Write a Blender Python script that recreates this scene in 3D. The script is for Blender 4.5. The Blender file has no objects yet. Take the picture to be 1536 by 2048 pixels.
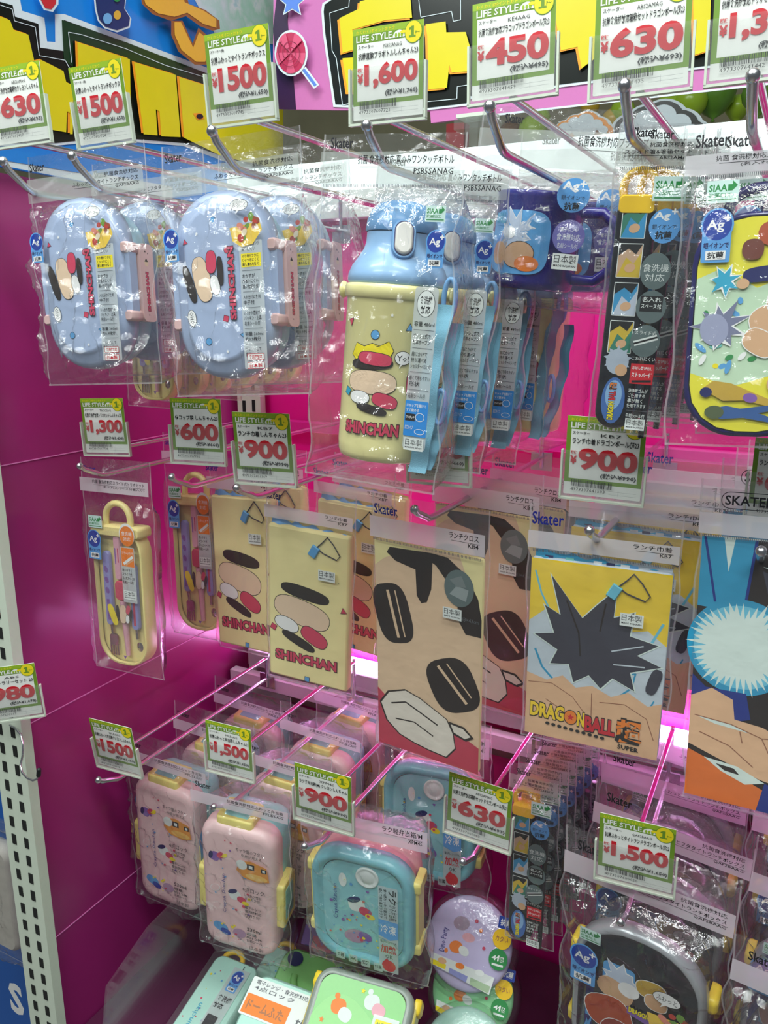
import bpy, math, random
from mathutils import Vector, Matrix, noise
random.seed(7)
S = bpy.context.scene
COL = S.collection
rad = math.radians
# ------------------------------------------------------------------ camera
F, PIT, YAW, EYE = 1600.0, rad(14), rad(27.4), 1.5
FW = Vector((-math.sin(YAW)*math.cos(PIT), math.cos(YAW)*math.cos(PIT), -math.sin(PIT)))
RT = Vector((math.cos(YAW), math.sin(YAW), 0)); UP = RT.cross(FW); CAM = Vector((0, 0, EYE))
cd = bpy.data.cameras.new('camera'); cam = bpy.data.objects.new('camera', cd); COL.objects.link(cam)
cd.sensor_fit = 'HORIZONTAL'; cd.sensor_width = 36; cd.lens = 36*F/1536; cd.clip_start = .01
cam.matrix_world = Matrix(((RT.x, UP.x, -FW.x, 0), (RT.y, UP.y, -FW.y, 0), (RT.z, UP.z, -FW.z, EYE), (0, 0, 0, 1)))
S.camera = cam
def ray(u, v): return FW + RT*((u-768)/F) + UP*((1024-v)/F)
def atY(u, v, Y): d = ray(u, v); return CAM + d*(Y/d.y)
def atX(u, v, X): d = ray(u, v); return CAM + d*(X/d.x)
def atZ(u, v, Z): d = ray(u, v); return CAM + d*((Z-EYE)/d.z)
# ------------------------------------------------------------------ light and exposure
S.view_settings.view_transform = 'Standard'; S.view_settings.look = 'None'
S.view_settings.gamma = 1; S.view_settings.exposure = 0.5; S.view_settings.use_curve_mapping = False
S.cycles.transparent_max_bounces = 40; S.cycles.max_bounces = 8; S.cycles.glossy_bounces = 3
S.cycles.use_denoising = True; S.cycles.use_adaptive_sampling = True; S.cycles.adaptive_threshold = .02; S.cycles.sample_clamp_indirect = 6
W = bpy.data.worlds.new('world'); S.world = W; W.use_nodes = True
W.node_tree.nodes['Background'].inputs[0].default_value = (.86, .95, 1, 1)
W.node_tree.nodes['Background'].inputs[1].default_value = .085
def area(name, loc, sx, sy, power, aim, col=(.93, 1, .98)):
    l = bpy.data.lights.new(name, 'AREA'); l.shape = 'RECTANGLE'; l.size = sx; l.size_y = sy; l.energy = power; l.color = col
    o = bpy.data.objects.new(name, l); COL.objects.link(o); o.location = loc
    o.rotation_euler = (Vector(aim)-Vector(loc)).to_track_quat('-Z', 'Y').to_euler(); return o
for i, (x, y, p) in enumerate(((-.95, -.15, 11), (.35, -.15, 11), (-.95, -.95, 12), (.35, -.95, 12), (-.3, .35, 10))):
    area('ceiling_lamp_light', (x, y, 2.75), .9, .16, p, (x, y+.05, 0))

# ------------------------------------------------------------------ materials
MATS = {}
def lin(c):
    return tuple(((x/255)/12.92 if x/255 <= .04045 else ((x/255+.055)/1.055)**2.4) for x in c)
def newmat(n):
    m = bpy.data.materials.new(n); m.use_nodes = True; nt = m.node_tree
    for x in list(nt.nodes): nt.nodes.remove(x)
    out = nt.nodes.new('ShaderNodeOutputMaterial'); return m, nt, out
def M(n, c=(200, 200, 200), rough=.45, metal=0, spec=.5, bump=0, bscale=300, var=.04, coat=0, sub=0):
    if n in MATS: return MATS[n]
    m, nt, out = newmat(n); N = nt.nodes; L = nt.links
    b = N.new('ShaderNodeBsdfPrincipled'); L.new(b.outputs[0], out.inputs[0])
    tc = N.new('ShaderNodeTexCoord'); nz = N.new('ShaderNodeTexNoise'); nz.inputs['Scale'].default_value = bscale
    nz.inputs['Detail'].default_value = 3
    L.new(tc.outputs['Object'], nz.inputs['Vector'])
    l = lin(c); rp = N.new('ShaderNodeValToRGB')
    rp.color_ramp.elements[0].color = (*[max(0, x*(1-var)) for x in l], 1); rp.color_ramp.elements[1].color = (*[min(1, x*(1+var)) for x in l], 1)
    L.new(nz.outputs['Fac'], rp.inputs[0]); L.new(rp.outputs[0], b.inputs['Base Color'])
    b.inputs['Roughness'].default_value = rough; b.inputs['Metallic'].default_value = metal
    b.inputs['Specular IOR Level'].default_value = spec; b.inputs['Coat Weight'].default_value = coat
    if sub: b.inputs['Subsurface Weight'].default_value = sub; b.inputs['Subsurface Scale'].default_value = .004
    if bump:
        bp = N.new('ShaderNodeBump'); bp.inputs['Strength'].default_value = bump; bp.inputs['Distance'].default_value = .002
        L.new(nz.outputs['Fac'], bp.inputs['Height']); L.new(bp.outputs[0], b.inputs['Normal'])
    MATS[n] = m; return m
def film(n, haze=.05, tint=(255, 255, 255), bump=.25, bscale=90, rough=.05, hz=(235, 240, 240), r0=.05):
    if n in MATS: return MATS[n]
    m, nt, out = newmat(n); N = nt.nodes; L = nt.links
    t = N.new('ShaderNodeBsdfTransparent'); t.inputs[0].default_value = (*lin(tint), 1)
    g = N.new('ShaderNodeBsdfGlossy'); g.inputs['Roughness'].default_value = rough
    d0 = N.new('ShaderNodeBsdfDiffuse'); d0.inputs[0].default_value = (*lin(hz), 1); d1 = N.new('ShaderNodeBsdfTranslucent'); d1.inputs[0].default_value = (*lin(hz), 1)
    d = N.new('ShaderNodeMixShader'); d.inputs[0].default_value = .3; L.new(d0.outputs[0], d.inputs[1]); L.new(d1.outputs[0], d.inputs[2])
    lw = N.new('ShaderNodeLayerWeight'); lw.inputs[0].default_value = .5          # Schlick reflectance, the same from both sides of the film
    pw = N.new('ShaderNodeMath'); pw.operation = 'POWER'; pw.inputs[1].default_value = 5; f = N.new('ShaderNodeMath'); f.operation = 'MULTIPLY_ADD'; f.inputs[1].default_value = .9; f.inputs[2].default_value = r0
    L.new(lw.outputs['Facing'], pw.inputs[0]); L.new(pw.outputs[0], f.inputs[0])
    tc = N.new('ShaderNodeTexCoord'); nz = N.new('ShaderNodeTexNoise'); nz.inputs['Scale'].default_value = bscale; nz.inputs['Detail'].default_value = 4
    nz.inputs['Distortion'].default_value = .6
    L.new(tc.outputs['Object'], nz.inputs['Vector'])
    if bump:
        bp = N.new('ShaderNodeBump'); bp.inputs['Strength'].default_value = bump; bp.inputs['Distance'].default_value = .003
        L.new(nz.outputs['Fac'], bp.inputs['Height']); L.new(bp.outputs[0], g.inputs['Normal']); L.new(bp.outputs[0], lw.inputs['Normal'])
    m1 = N.new('ShaderNodeMixShader'); m1.inputs[0].default_value = haze; L.new(t.outputs[0], m1.inputs[1]); L.new(d.outputs[0], m1.inputs[2])
    m2 = N.new('ShaderNodeMixShader'); L.new(f.outputs[0], m2.inputs[0]); L.new(m1.outputs[0], m2.inputs[1]); L.new(g.outputs[0], m2.inputs[2])
    L.new(m2.outputs[0], out.inputs[0]); MATS[n] = m; return m
def glow(n, c, s):
    if n in MATS: return MATS[n]
    m, nt, out = newmat(n); e = nt.nodes.new('ShaderNodeEmission'); e.inputs[0].default_value = (*lin(c), 1); e.inputs[1].default_value = s
    nt.links.new(e.outputs[0], out.inputs[0]); MATS[n] = m; return m
def fabric(n, c, bscale=55, bump=.5): return M(n, c, .85, 0, .2, bump, bscale, .05)
FILM = film('clear_film', .03, bump=.7, r0=.085, rough=.07)
FILMF = film('clear_film_flat', .05, bump=.12, bscale=40)
HEAD = film('printed_white_band', .72, bump=.05, bscale=40, rough=.15, hz=(240, 238, 242))
HEADT = film('frosted_band', .38, bump=.1, bscale=40, rough=.15, hz=(216, 224, 216))
EDGE = film('film_weld_highlight', .3, bump=.4, hz=(250, 250, 250))  # whiter film, the bright edge highlight of the bags put into its colour
CLEAR = film('clear_plate', .06, bump=0, rough=.03)
STK = film('label_film', .8, bump=.0, rough=.2, hz=(222, 230, 230))
CHROME = M('chrome', (214, 214, 218), .27, 1, .5, var=.01)
INK = M('ink_black', (22, 22, 26), .5); INKG = M('ink_grey', (95, 98, 104), .5); WHITE = M('print_white', (240, 240, 238), .5)
RED = M('print_red', (205, 22, 40), .5); GREEN = M('tag_green', (112, 150, 40), .5); LIME = M('tag_lime', (150, 185, 40), .5)
YEL = M('tag_yellow', (242, 222, 30), .5); LOGO = M('logo_blue', (28, 38, 135), .45); LOGOK = M('logo_grey', (30, 30, 36), .45)
BEIGE = M('print_beige', (232, 203, 172), .6); BROWN = M('print_dark', (40, 30, 28), .6); ROSE = M('print_rose', (208, 60, 92), .6)
SKYB = M('print_sky', (90, 160, 215), .5); NAVY = M('print_navy', (28, 34, 96), .45); AGB = M('badge_blue', (25, 62, 160), .4); AGL = M('badge_light', (92, 160, 222), .45)
ORG = M('print_orange', (236, 128, 40), .5); GRN = M('print_green', (40, 140, 70), .5); MINT = M('print_mint', (120, 200, 190), .5); PURP = M('print_purple', (130, 90, 170), .5)
TAN = M('print_tan', (214, 170, 130), .6); PALE = M('print_pale', (226, 232, 228), .6); CYAN = M('print_cyan', (40, 165, 200), .5)
MATTE = M('tag_white', (238, 240, 234), .5)

# ------------------------------------------------------------------ mesh building
class MB:
    def __init__(s): s.v = []; s.f = []; s.m = []; s.mats = []; s.sm = []
    def mi(s, m):
        if m not in s.mats: s.mats.append(m)
        return s.mats.index(m)
    def add(s, vs, fs, m, smooth=False, X=None):
        k = len(s.v); s.v += [(X @ Vector(p)) if X else Vector(p) for p in vs]; i = s.mi(m)
        for f in fs: s.f.append([a+k for a in f]); s.m.append(i); s.sm.append(smooth)
    def box(s, c, d, m, X=None):
        x, y, z = c; a, b, e = d[0]/2, d[1]/2, d[2]/2
        vs = [(x+i*a, y+j*b, z+k*e) for i in (-1, 1) for j in (-1, 1) for k in (-1, 1)]
        s.add(vs, [(0, 1, 3, 2), (4, 6, 7, 5), (0, 4, 5, 1), (2, 3, 7, 6), (0, 2, 6, 4), (1, 5, 7, 3)], m, False, X)
    def loft(s, loops, m, smooth=True, X=None, caps=(1, 1)):
        n = len(loops[0]); vs = [p for l in loops for p in l]; fs = []
        for i in range(len(loops)-1):
            for j in range(n):
                k = (j+1) % n; fs.append((i*n+j, i*n+k, (i+1)*n+k, (i+1)*n+j))
        s.add(vs, fs, m, smooth, X)
        for c, l in ((caps[0], loops[0][::-1]), (caps[1], loops[-1])):
            if c: s.add(l, [list(range(n))], m, False, X)
    def rbox(s, w, h, r, prof, m, c=(0, 0), X=None, seg=7, caps=(1, 1)):
        """rounded rectangles in the xz plane, prof = [(inset, y)] from front to back"""
        s.loft([[(c[0]+x, y, c[1]+z) for x, z in rrect(w-2*i, h-2*i, max(r-i, .0005), seg)] for i, y in prof], m, True, X, caps)
    def tube(s, path, r, m, n=10, cap=True, X=None, close=False):
        P = [Vector(p) for p in path]; loops = []; up = None
        for i, p in enumerate(P):
            a = P[i-1] if (i > 0 or close) else p; b = P[(i+1) % len(P)] if (i < len(P)-1 or close) else p
            t = (b-a).normalized()
            if up is None: up = t.orthogonal().normalized()
            else: up = (up-t*up.dot(t)).normalized()
            q = t.cross(up); rr = r(i/(len(P)-1)) if callable(r) else r
            loops.append([tuple(p+(up*math.cos(k*2*math.pi/n)+q*math.sin(k*2*math.pi/n))*rr) for k in range(n)])
        if close: loops.append(loops[0])
        s.loft(loops, m, True, X, (cap and not close,)*2)
    def lathe(s, prof, m, n=36, X=None, caps=(1, 1)):
        s.loft([[(r*math.cos(k*2*math.pi/n), r*math.sin(k*2*math.pi/n), z) for k in range(n)] for r, z in prof], m, True, X, caps)
    def ball(s, c, r, m, X=None, n=12):
        pr = [(max(r*math.sin(math.pi*i/8), 1e-5), -r*math.cos(math.pi*i/8)) for i in range(9)]
        s.loft([[(c[0]+a*math.cos(k*2*math.pi/n), c[1]+a*math.sin(k*2*math.pi/n), c[2]+z) for k in range(n)] for a, z in pr], m, True, X, (0, 0))
    def sheet(s, fn, nu, nv, m, smooth=True, X=None):
        vs = [fn(i/nu, j/nv) for j in range(nv+1) for i in range(nu+1)]
        fs = [(j*(nu+1)+i, j*(nu+1)+i+1, (j+1)*(nu+1)+i+1, (j+1)*(nu+1)+i) for j in range(nv) for i in range(nu)]
        s.add(vs, fs, m, smooth, X)
    def build(s, name, parent=None):
        me = bpy.data.meshes.new(name); me.from_pydata([tuple(p) for p in s.v], [], s.f)
        for m in s.mats: me.materials.append(m)
        me.polygons.foreach_set('material_index', s.m); me.polygons.foreach_set('use_smooth', s.sm); me.update()
        o = bpy.data.objects.new(name, me); COL.objects.link(o)
        if parent: o.parent = parent
        return o
def rrect(w, h, r, seg=7):
    r = min(r, w/2-1e-5, h/2-1e-5); out = []
    for cx, cz, a in ((w/2-r, h/2-r, 0), (-w/2+r, h/2-r, 90), (-w/2+r, -h/2+r, 180), (w/2-r, -h/2+r, 270)):
        for k in range(seg+1):
            t = rad(a+90*k/seg); out.append((cx+r*math.cos(t), cz+r*math.sin(t)))
    return out
TC = {}
def text_geo(t, bold, res):
    k = (t, bold, res)
    if k not in TC:
        cu = bpy.data.curves.new('t', 'FONT'); cu.body = t; cu.offset = bold; cu.resolution_u = res
        ob = bpy.data.objects.new('t', cu); me = ob.to_mesh()
        TC[k] = ([(v.co.x, v.co.y) for v in me.vertices], [list(p.vertices) for p in me.polygons])
        ob.to_mesh_clear(); bpy.data.objects.remove(ob); bpy.data.curves.remove(cu)
    return TC[k]
class Art:
    """flat print on a surface: shapes in (x, z) mapped by fn(x, z, lift); each new shape lies a hair above the last"""
    def __init__(s, mb, fn=None, y=0., step=.00003, rings=1, rot=0, org=(0, 0), sc=1, e0=0.):
        s.mb = mb; s.fn = fn or (lambda x, z, e: (x, y-e, z)); s.k = 1; s.step = step; s.rings = rings; s.rot = rot; s.org = org; s.sc = sc; s.e0 = e0
    def at(s, org, rot=0, sc=1):
        a = Art(s.mb, s.fn, 0, s.step, s.rings, e0=s.e0); a.k = s.k; a.rot = s.rot+rot; a.sc = s.sc*sc
        a.org = s.tr(*org); a.par = s; return a
    def tr(s, x, z):
        c, d = math.cos(s.rot), math.sin(s.rot); x *= s.sc; z *= s.sc
        return (s.org[0]+x*c-z*d, s.org[1]+x*d+z*c)
    def put(s, pts, fs, m):
        e = s.e0+s.k*s.step; s.k += 1
        p = getattr(s, 'par', None)
        while p: p.k = max(p.k, s.k); p = getattr(p, 'par', None)
        s.mb.add([s.fn(*s.tr(x, z), e) for x, z in pts], fs, m)
    def poly(s, pts, m, rings=None):
        R = rings or s.rings; n = len(pts)
        if R <= 1: return s.put(pts, [list(range(n))], m)
        cx = sum(p[0] for p in pts)/n; cz = sum(p[1] for p in pts)/n
        vs = [(cx, cz)]+[(cx+(x-cx)*r/R, cz+(z-cz)*r/R) for r in range(1, R+1) for x, z in pts]
        fs = [(0, 1+j, 1+(j+1) % n) for j in range(n)]
        for r in range(R-1):
            for j in range(n):
                k = (j+1) % n; fs.append((1+r*n+j, 1+(r+1)*n+j, 1+(r+1)*n+k, 1+r*n+k))
        s.put(vs, fs, m)
    def rect(s, x0, z0, x1, z1, m, r=0):
        if r: s.poly([((x0+x1)/2+a, (z0+z1)/2+b) for a, b in rrect(x1-x0, z1-z0, r, 4)], m)
        else: s.poly([(x0, z0), (x1, z0), (x1, z1), (x0, z1)], m)
    def ell(s, x, z, a, b, m, rot=0, n=24, p=2.0):
        c, d = math.cos(rad(rot)), math.sin(rad(rot)); q = []
        for k in range(n):
            t = 2*math.pi*k/n; u = abs(math.cos(t))**(2/p)*math.copysign(1, math.cos(t))*a; w = abs(math.sin(t))**(2/p)*math.copysign(1, math.sin(t))*b
            q.append((x+u*c-w*d, z+u*d+w*c))
        s.poly(q, m)
    def ring(s, x, z, a, b, wd, m, n=24):
        vs = [(x+(a-o)*math.cos(2*math.pi*k/n), z+(b-o)*math.sin(2*math.pi*k/n)) for o in (0, wd) for k in range(n)]
        s.put(vs, [(k, (k+1) % n, n+(k+1) % n, n+k) for k in range(n)], m)
    def star(s, x, z, r, m, n=5, q=.45, rot=90, jit=0):
        pts = []
        for k in range(2*n):
            rr = r*(1 if k % 2 == 0 else q)*(1+(random.random()-.5)*jit); t = rad(rot)+math.pi*k/n
            pts.append((x+rr*math.cos(t), z+rr*math.sin(t)))
        s.poly(pts, m)
    def line(s, pts, wd, m):
        vs = []; fs = []
        for (x0, z0), (x1, z1) in zip(pts, pts[1:]):
            l = math.hypot(x1-x0, z1-z0) or 1; ox, oz = -(z1-z0)/l*wd/2, (x1-x0)/l*wd/2; k = len(vs)
            vs += [(x0+ox, z0+oz), (x0-ox, z0-oz), (x1-ox, z1-oz), (x1+ox, z1+oz)]; fs.append((k, k+1, k+2, k+3))
        s.put(vs, fs, m)
    def text(s, t, x0, z0, x1, z1, m, bold=0., res=1, fit=True, rot=0):
        v, f = text_geo(t, bold, res)
        if not v: return
        ax = min(p[0] for p in v); bx = max(p[0] for p in v); az = min(p[1] for p in v); bz = max(p[1] for p in v)
        w, h = x1-x0, z1-z0
        if rot:                                              # run the words upwards (+90) or downwards (-90)
            cx, cz = (x0+x1)/2, (z0+z1)/2; w, h = h, w
        kx = w/(bx-ax); kz = h/(bz-az)
        if not fit: kx = kz = min(kx, kz)
        P = [((a-(ax+bx)/2)*kx, (b-(az+bz)/2)*kz) for a, b in v]
        if rot: c = 1 if rot > 0 else -1; P = [(cx-c*b, cz+c*a) for a, b in P]
        else: P = [((x0+x1)/2+a, (z0+z1)/2+b) for a, b in P]
        s.put(P, f, m)
    def lines(s, rows, x0, z1, x1, lh, m, bold=.01):
        for r in rows:
            if r: s.text(r, x0, z1-lh*.82, x0+(x1-x0)*min(1, .35+.085*len(r)), z1, m, bold)
            else: s.line([(x0, z1-lh*.4), (x1, z1-lh*.4)], .0003, INKG)
            z1 -= lh
        return z1
    # recurring printed bits -------------------------------------------------
    def badge(s, x, z, w, word=True):
        h = w*1.75
        s.rect(x-w*.46, z-h/2, x+w*.46, z+.15*w, AGL, .001) if word else None
        s.ell(x, z+h*.2, w*.52, w*.56, AGL); s.ell(x, z+h*.2, w*.46, w*.5, AGB)
        s.text('Ag', x-w*.34, z+h*.06, x+w*.22, z+h*.3, WHITE, .02, 2); s.text('+', x+w*.2, z+h*.26, x+w*.42, z+h*.39, WHITE, .03)
        if word:
            s.text('銀イオンで', x-w*.4, z-h*.24, x+w*.4, z-h*.12, NAVY, .02)
            s.rect(x-w*.32, z-h*.45, x+w*.32, z-h*.28, WHITE, .0004); s.text('抗菌', x-w*.26, z-h*.43, x+w*.26, z-h*.3, INK, .03)
    def siaa(s, x, z, w):
        s.rect(x-w/2, z-w*.36, x+w/2, z+w*.36, MATS.get('siaa') or M('siaa', (205, 232, 225), .4))
        s.text('SIAA', x-w*.44, z, x+w*.14, z+w*.24, GRN, .03); s.poly([(x+w*.16, z+.02*w), (x+w*.3, z+.02*w), (x+w*.46, z+w*.18), (x+w*.3, z+w*.34), (x+w*.3, z+w*.22), (x+w*.16, z+w*.22)], GRN)
        s.text('抗菌加工', x-w*.44, z-w*.18, x+w*.3, z-w*.04, GRN, .01); s.line([(x-w*.44, z-w*.26), (x+w*.44, z-w*.26)], w*.04, GRN)
    def made(s, x, z, w):
        s.rect(x-w/2, z-w*.3, x+w/2, z+w*.3, PALE); s.text('日本製', x-w*.43, z-w*.06, x+w*.43, z+w*.25, INK, .0); s.text('MADE IN JAPAN', x-w*.43, z-w*.22, x+w*.43, z-w*.12, INK, .02)
    def food(s, x, z, w):
        s.poly([(x-w*.5, z+w*.1), (x-w*.42, z-w*.25), (x-w*.15, z-w*.42), (x+w*.2, z-w*.36), (x+w*.5, z-.02*w), (x+w*.44, z+w*.2)], MATS.get('tray') or M('tray', (238, 200, 70), .5))
        cs = [M('f_red', (190, 60, 45)), M('f_green', (110, 150, 55)), M('f_cream', (235, 220, 190)), M('f_brown', (150, 80, 50)), M('f_pink', (225, 140, 120))]
        rg = random.Random(3)
        for k in range(16):
            a = rg.random()*6.28; r = rg.random()**.5; s.ell(x+r*w*.4*math.cos(a), z+w*.08+r*w*.26*math.sin(a)+r*.1*w*math.cos(a), w*(.05+.07*rg.random()), w*(.05+.05*rg.random()), cs[k % 5], rg.random()*180, 9)
    def bubble(s, x, z, w, t, h=.6):
        s.ell(x, z, w/2, w*h/2, INK, 0, 20); s.ell(x, z, w/2-.0004, w*h/2-.0004, WHITE, 0, 20); s.poly([(x-w*.15, z-w*h*.45), (x-w*.02, z-w*h*.45), (x-w*.2, z-w*h*.75)], WHITE)
        s.text(t, x-w*.36, z-w*h*.22, x+w*.36, z+w*h*.2, INK, .0)
    def bits(s, L):
        for k, x, z, r, m, a in L:
            if k == 'q': s.ell(x, z, r+.0005, r+.0005, INK, a, 4, 2); s.ell(x, z, r, r, m, a, 4, 2)
            elif k == 't': s.poly([(x+(r+.0007)*math.cos(rad(a+90+120*i)), z+(r+.0007)*math.sin(rad(a+90+120*i))) for i in range(3)], INK); s.poly([(x+r*math.cos(rad(a+90+120*i)), z+r*math.sin(rad(a+90+120*i))) for i in range(3)], m)
            elif k == 'o': s.ell(x, z, r+.0004, r+.0004, INK, 0, 16); s.ell(x, z, r, r, m, 0, 16)
            elif k == 's': s.star(x, z, r, m)
            elif k == 'd': s.ell(x, z, r, r, m, 0, 10)
            elif k == 'h': s.poly([(x, z-r), (x+r, z+.2*r), (x+.5*r, z+.8*r), (x, z+.4*r), (x-.5*r, z+.8*r), (x-r, z+.2*r)], m)
    def outline_words(s, t, x0, z0, x1, z1, m, edge=INK, bold=.045, rot=0, shift=0):
        s.text(t, x0, z0, x1, z1, edge, bold+.05, 2, True, rot)
        dx = (x1-x0)*.012; dz = (z1-z0)*.06
        if rot: dx, dz = (x1-x0)*.06, (z1-z0)*.012
        s.text(t, x0+dx, z0+dz, x1-dx, z1-dz, m, bold, 2, True, rot)
    def stones(s, k=1.0):
        """plain stand-in print: rounded stones and patches"""
        for x, z, a, b, m, r, q in ((-.001, -.001, .0195, .0085, BEIGE, 6, 2.6), (-.003, .0125, .0165, .0040, BROWN, 10, 2.6), (.012, -.0125, .0095, .0050, ROSE, -8, 2.6), (-.008, -.0135, .0085, .0046, WHITE, 4, 2.2), (.003, -.0205, .012, .0028, BROWN, -4, 2.6)):
            s.ell(x*k, z*k, (a+.0004)*k, (b+.0004)*k, INK, r, 26, q); s.ell(x*k, z*k, a*k, b*k, m, r, 26, q)
    def burst(s, x, z, r, m, edge, n=9, q=.42, rot=90, jit=.5):
        st = random.getstate(); s.star(x, z, r*1.06, edge, n, q*1.08, rot, jit); random.setstate(st); s.star(x, z, r, m, n, q, rot, jit)
    def db_logo(s, x0, z0, x1, z1):
        w, h = x1-x0, z1-z0; y = M('logo_yellow', (245, 205, 40), .5)
        s.outline_words('DRAG', x0, z0+h*.42, x0+w*.32, z0+h*1.0, y)
        s.ell(x0+w*.375, z0+h*.66, w*.062, h*.26, INK); s.ell(x0+w*.375, z0+h*.66, w*.055, h*.235, ORG); s.star(x0+w*.375, z0+h*.66, w*.035, RED)
        s.outline_words('N', x0+w*.435, z0+h*.38, x0+w*.5, z0+h*.94, y)
        s.outline_words('BALL', x0+w*.5, z0+h*.28, x0+w*.77, z0+h*.88, M('logo_red', (200, 30, 45), .5))
        s.outline_words('超', x0+w*.77, z0+h*.12, x0+w*1.0, z0+h*1.02, ORG)
        s.text('SUPER', x0+w*.8, z0-h*.06, x0+w*.98, z0+h*.1, INK, .03)
        for k in range(10): s.ell(x0+w*(.17+.055*k), z0+h*(.3-.012*k), w*.02, h*.055, INK, 0, 10)
FIT = {  # poses read off the photograph: x, y, z, yaw, pitch, roll
'lunchA': (-.5931, .5535, 1.5254, 6, -3, -2.7), 'lunchB': (-.4420, .5565, 1.5222, 6, -4, -3.2), 'bottle': (-.2708, .5002, 1.4573, 2.6, -2, 4), 'chopDB': (-.1110, .5644, 1.4971, 5.6, 3, 2.9),
'trioDB': (-.0298, .5395, 1.4920, 6, -5, -1.1), 'trio': (-.6370, .6015, 1.1973, 2.7, -1.8, -.8), 'trio2': (-.5996, .6849, 1.2168, -3.4, -3.7, -3.2), 'bagback': (-.5150, .6645, 1.2245, -8, -3, -4),
'bagfront': (-.3616, .5535, 1.2491, 4.2, 3.1, 3.4), 'cloth': (-.2454, .5504, 1.2283, -3.3, 5, 1.7), 'DBbag': (-.1134, .5547, 1.2538, 1.9, 1.2, 0), 'DBcloth': (-.0027, .5606, 1.2590, -3, -3, -2),
'pinkF': (-.4760, .5804, .8943, 10.6, 5.8, 3.9), 'pinkL': (-.5948, .6012, .8942, 4.6, 4.1, 4.2), 'teal': (-.3291, .5879, .9252, 8.8, 4.9, .7), 'teal2': (-.3122, .7091, .9521, 6.5, -3.3, -1.6),
'chop3': (-.1973, .6836, .9483, -.1, -2, -1.4), 'DBround': (-.0680, .5638, .9398, -6, 5.4, 1.0)}
def pose(o, p, Y=None):
    k = (Y or p[1])/p[1]; o.location = CAM+(Vector(p[:3])-CAM)*k; o.rotation_mode = 'YXZ'
    o.rotation_euler = (rad(p[4]), rad(p[5]), rad(p[3])); o.scale = (k, k, k); return k
def tag(o, label, cat, group=None, kind=None):
    if label: o['label'] = label; o['category'] = cat
    if group: o['group'] = group
    if kind: o['kind'] = kind
    return o
def thing(name, label, cat, group=None, loc=(0, 0, 0)):
    o = bpy.data.objects.new(name, None); COL.objects.link(o); o.location = loc; o.empty_display_size = .02
    return tag(o, label, cat, group)
def kids(o): return [c for c in bpy.data.objects if c.parent == o]
def dup(root, label, loc=None, drot=(0, 0, 0), scale=None):
    def cp(o, par):
        c = o.copy(); COL.objects.link(c)
        if par: c.parent = par; c.matrix_parent_inverse = o.matrix_parent_inverse
        for ch in o.children: cp(ch, c)
        return c
    r = cp(root, None); r['label'] = label
    if loc is not None: r.location = loc
    e = root.rotation_euler; r.rotation_euler = (e[0]+rad(drot[0]), e[1]+rad(drot[1]), e[2]+rad(drot[2]))
    if scale: r.scale = (scale,)*3
    return r
def struct(name, mb, label, cat):
    return tag(mb.build(name), label, cat, None, 'structure')
# ------------------------------------------------------------------ setting
XL, YB = -.727, .95
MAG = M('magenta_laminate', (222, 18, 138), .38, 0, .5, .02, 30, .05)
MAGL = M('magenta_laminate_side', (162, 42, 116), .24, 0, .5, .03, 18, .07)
SEAM = M('pale_seam', (225, 130, 195), .5)
STEEL = M('white_steel', (206, 216, 198), .42, 0, .5, .02, 200); GREYS = M('grey_steel', (172, 168, 172), .4, 0, .5); DARK = M('slot_dark', (18, 20, 18), .8)
mb = MB(); mb.box((-.06, YB+.006, 1.488), (1.36, .012, .272), MAG); mb.box((-.06, YB+.004, .82), (1.36, .016, 1.056), MAG)
struct('wall_back', mb, 'glossy magenta back panel behind the hanging goods', 'wall')
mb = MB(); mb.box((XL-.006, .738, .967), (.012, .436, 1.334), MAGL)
for p, q in (((0, 932), 0), ((39, 1458), 0), ((280, 1735), 0)):
    z = atX(*p, XL).z; mb.box((XL+.0004, .738, z), (.0009, .434, .0010), SEAM)
struct('wall_left', mb, 'magenta side panel with thin pale seams, left end of the display', 'wall')
mb = MB(); mb.box((-.2, .2, -.01), (3.2, 5, .02), M('shop_floor', (120, 112, 108), .3)); struct('floor', mb, 'grey shop floor below the display', 'floor')
# slotted uprights
def upright(x0, x1, y, z0, z1, pitch, off, label):
    t = thing('slotted_upright', label, 'upright', None, ((x0+x1)/2, y, z0)); w = x1-x0
    mb = MB(); c = (x0+x1)/2
    mb.box((0, .006, (z1-z0)/2), (w, .012, z1-z0), STEEL); o = mb.build('post', t)
    mb = MB(); z = off
    while z < z1-z0-.02:
        for sx, dz in ((-.21, 0), (.21, pitch*.06)):
            mb.box((sx*w, -.0002, z+dz), (w*.13, .0012, pitch*.55), DARK)
        z += pitch
    mb.build('slots', t)
xa, xb = atY(16, 1700, .505).x, atY(72, 1700, .505).x
upright(xa, xb, .505, .3, 1.8, .0228, .01, 'white slotted steel upright at the front edge of the magenta side panel')
upright(-.716, -.676, .925, .94, 1.62, .03, .01, 'white slotted steel upright standing in the magenta corner')
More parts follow.
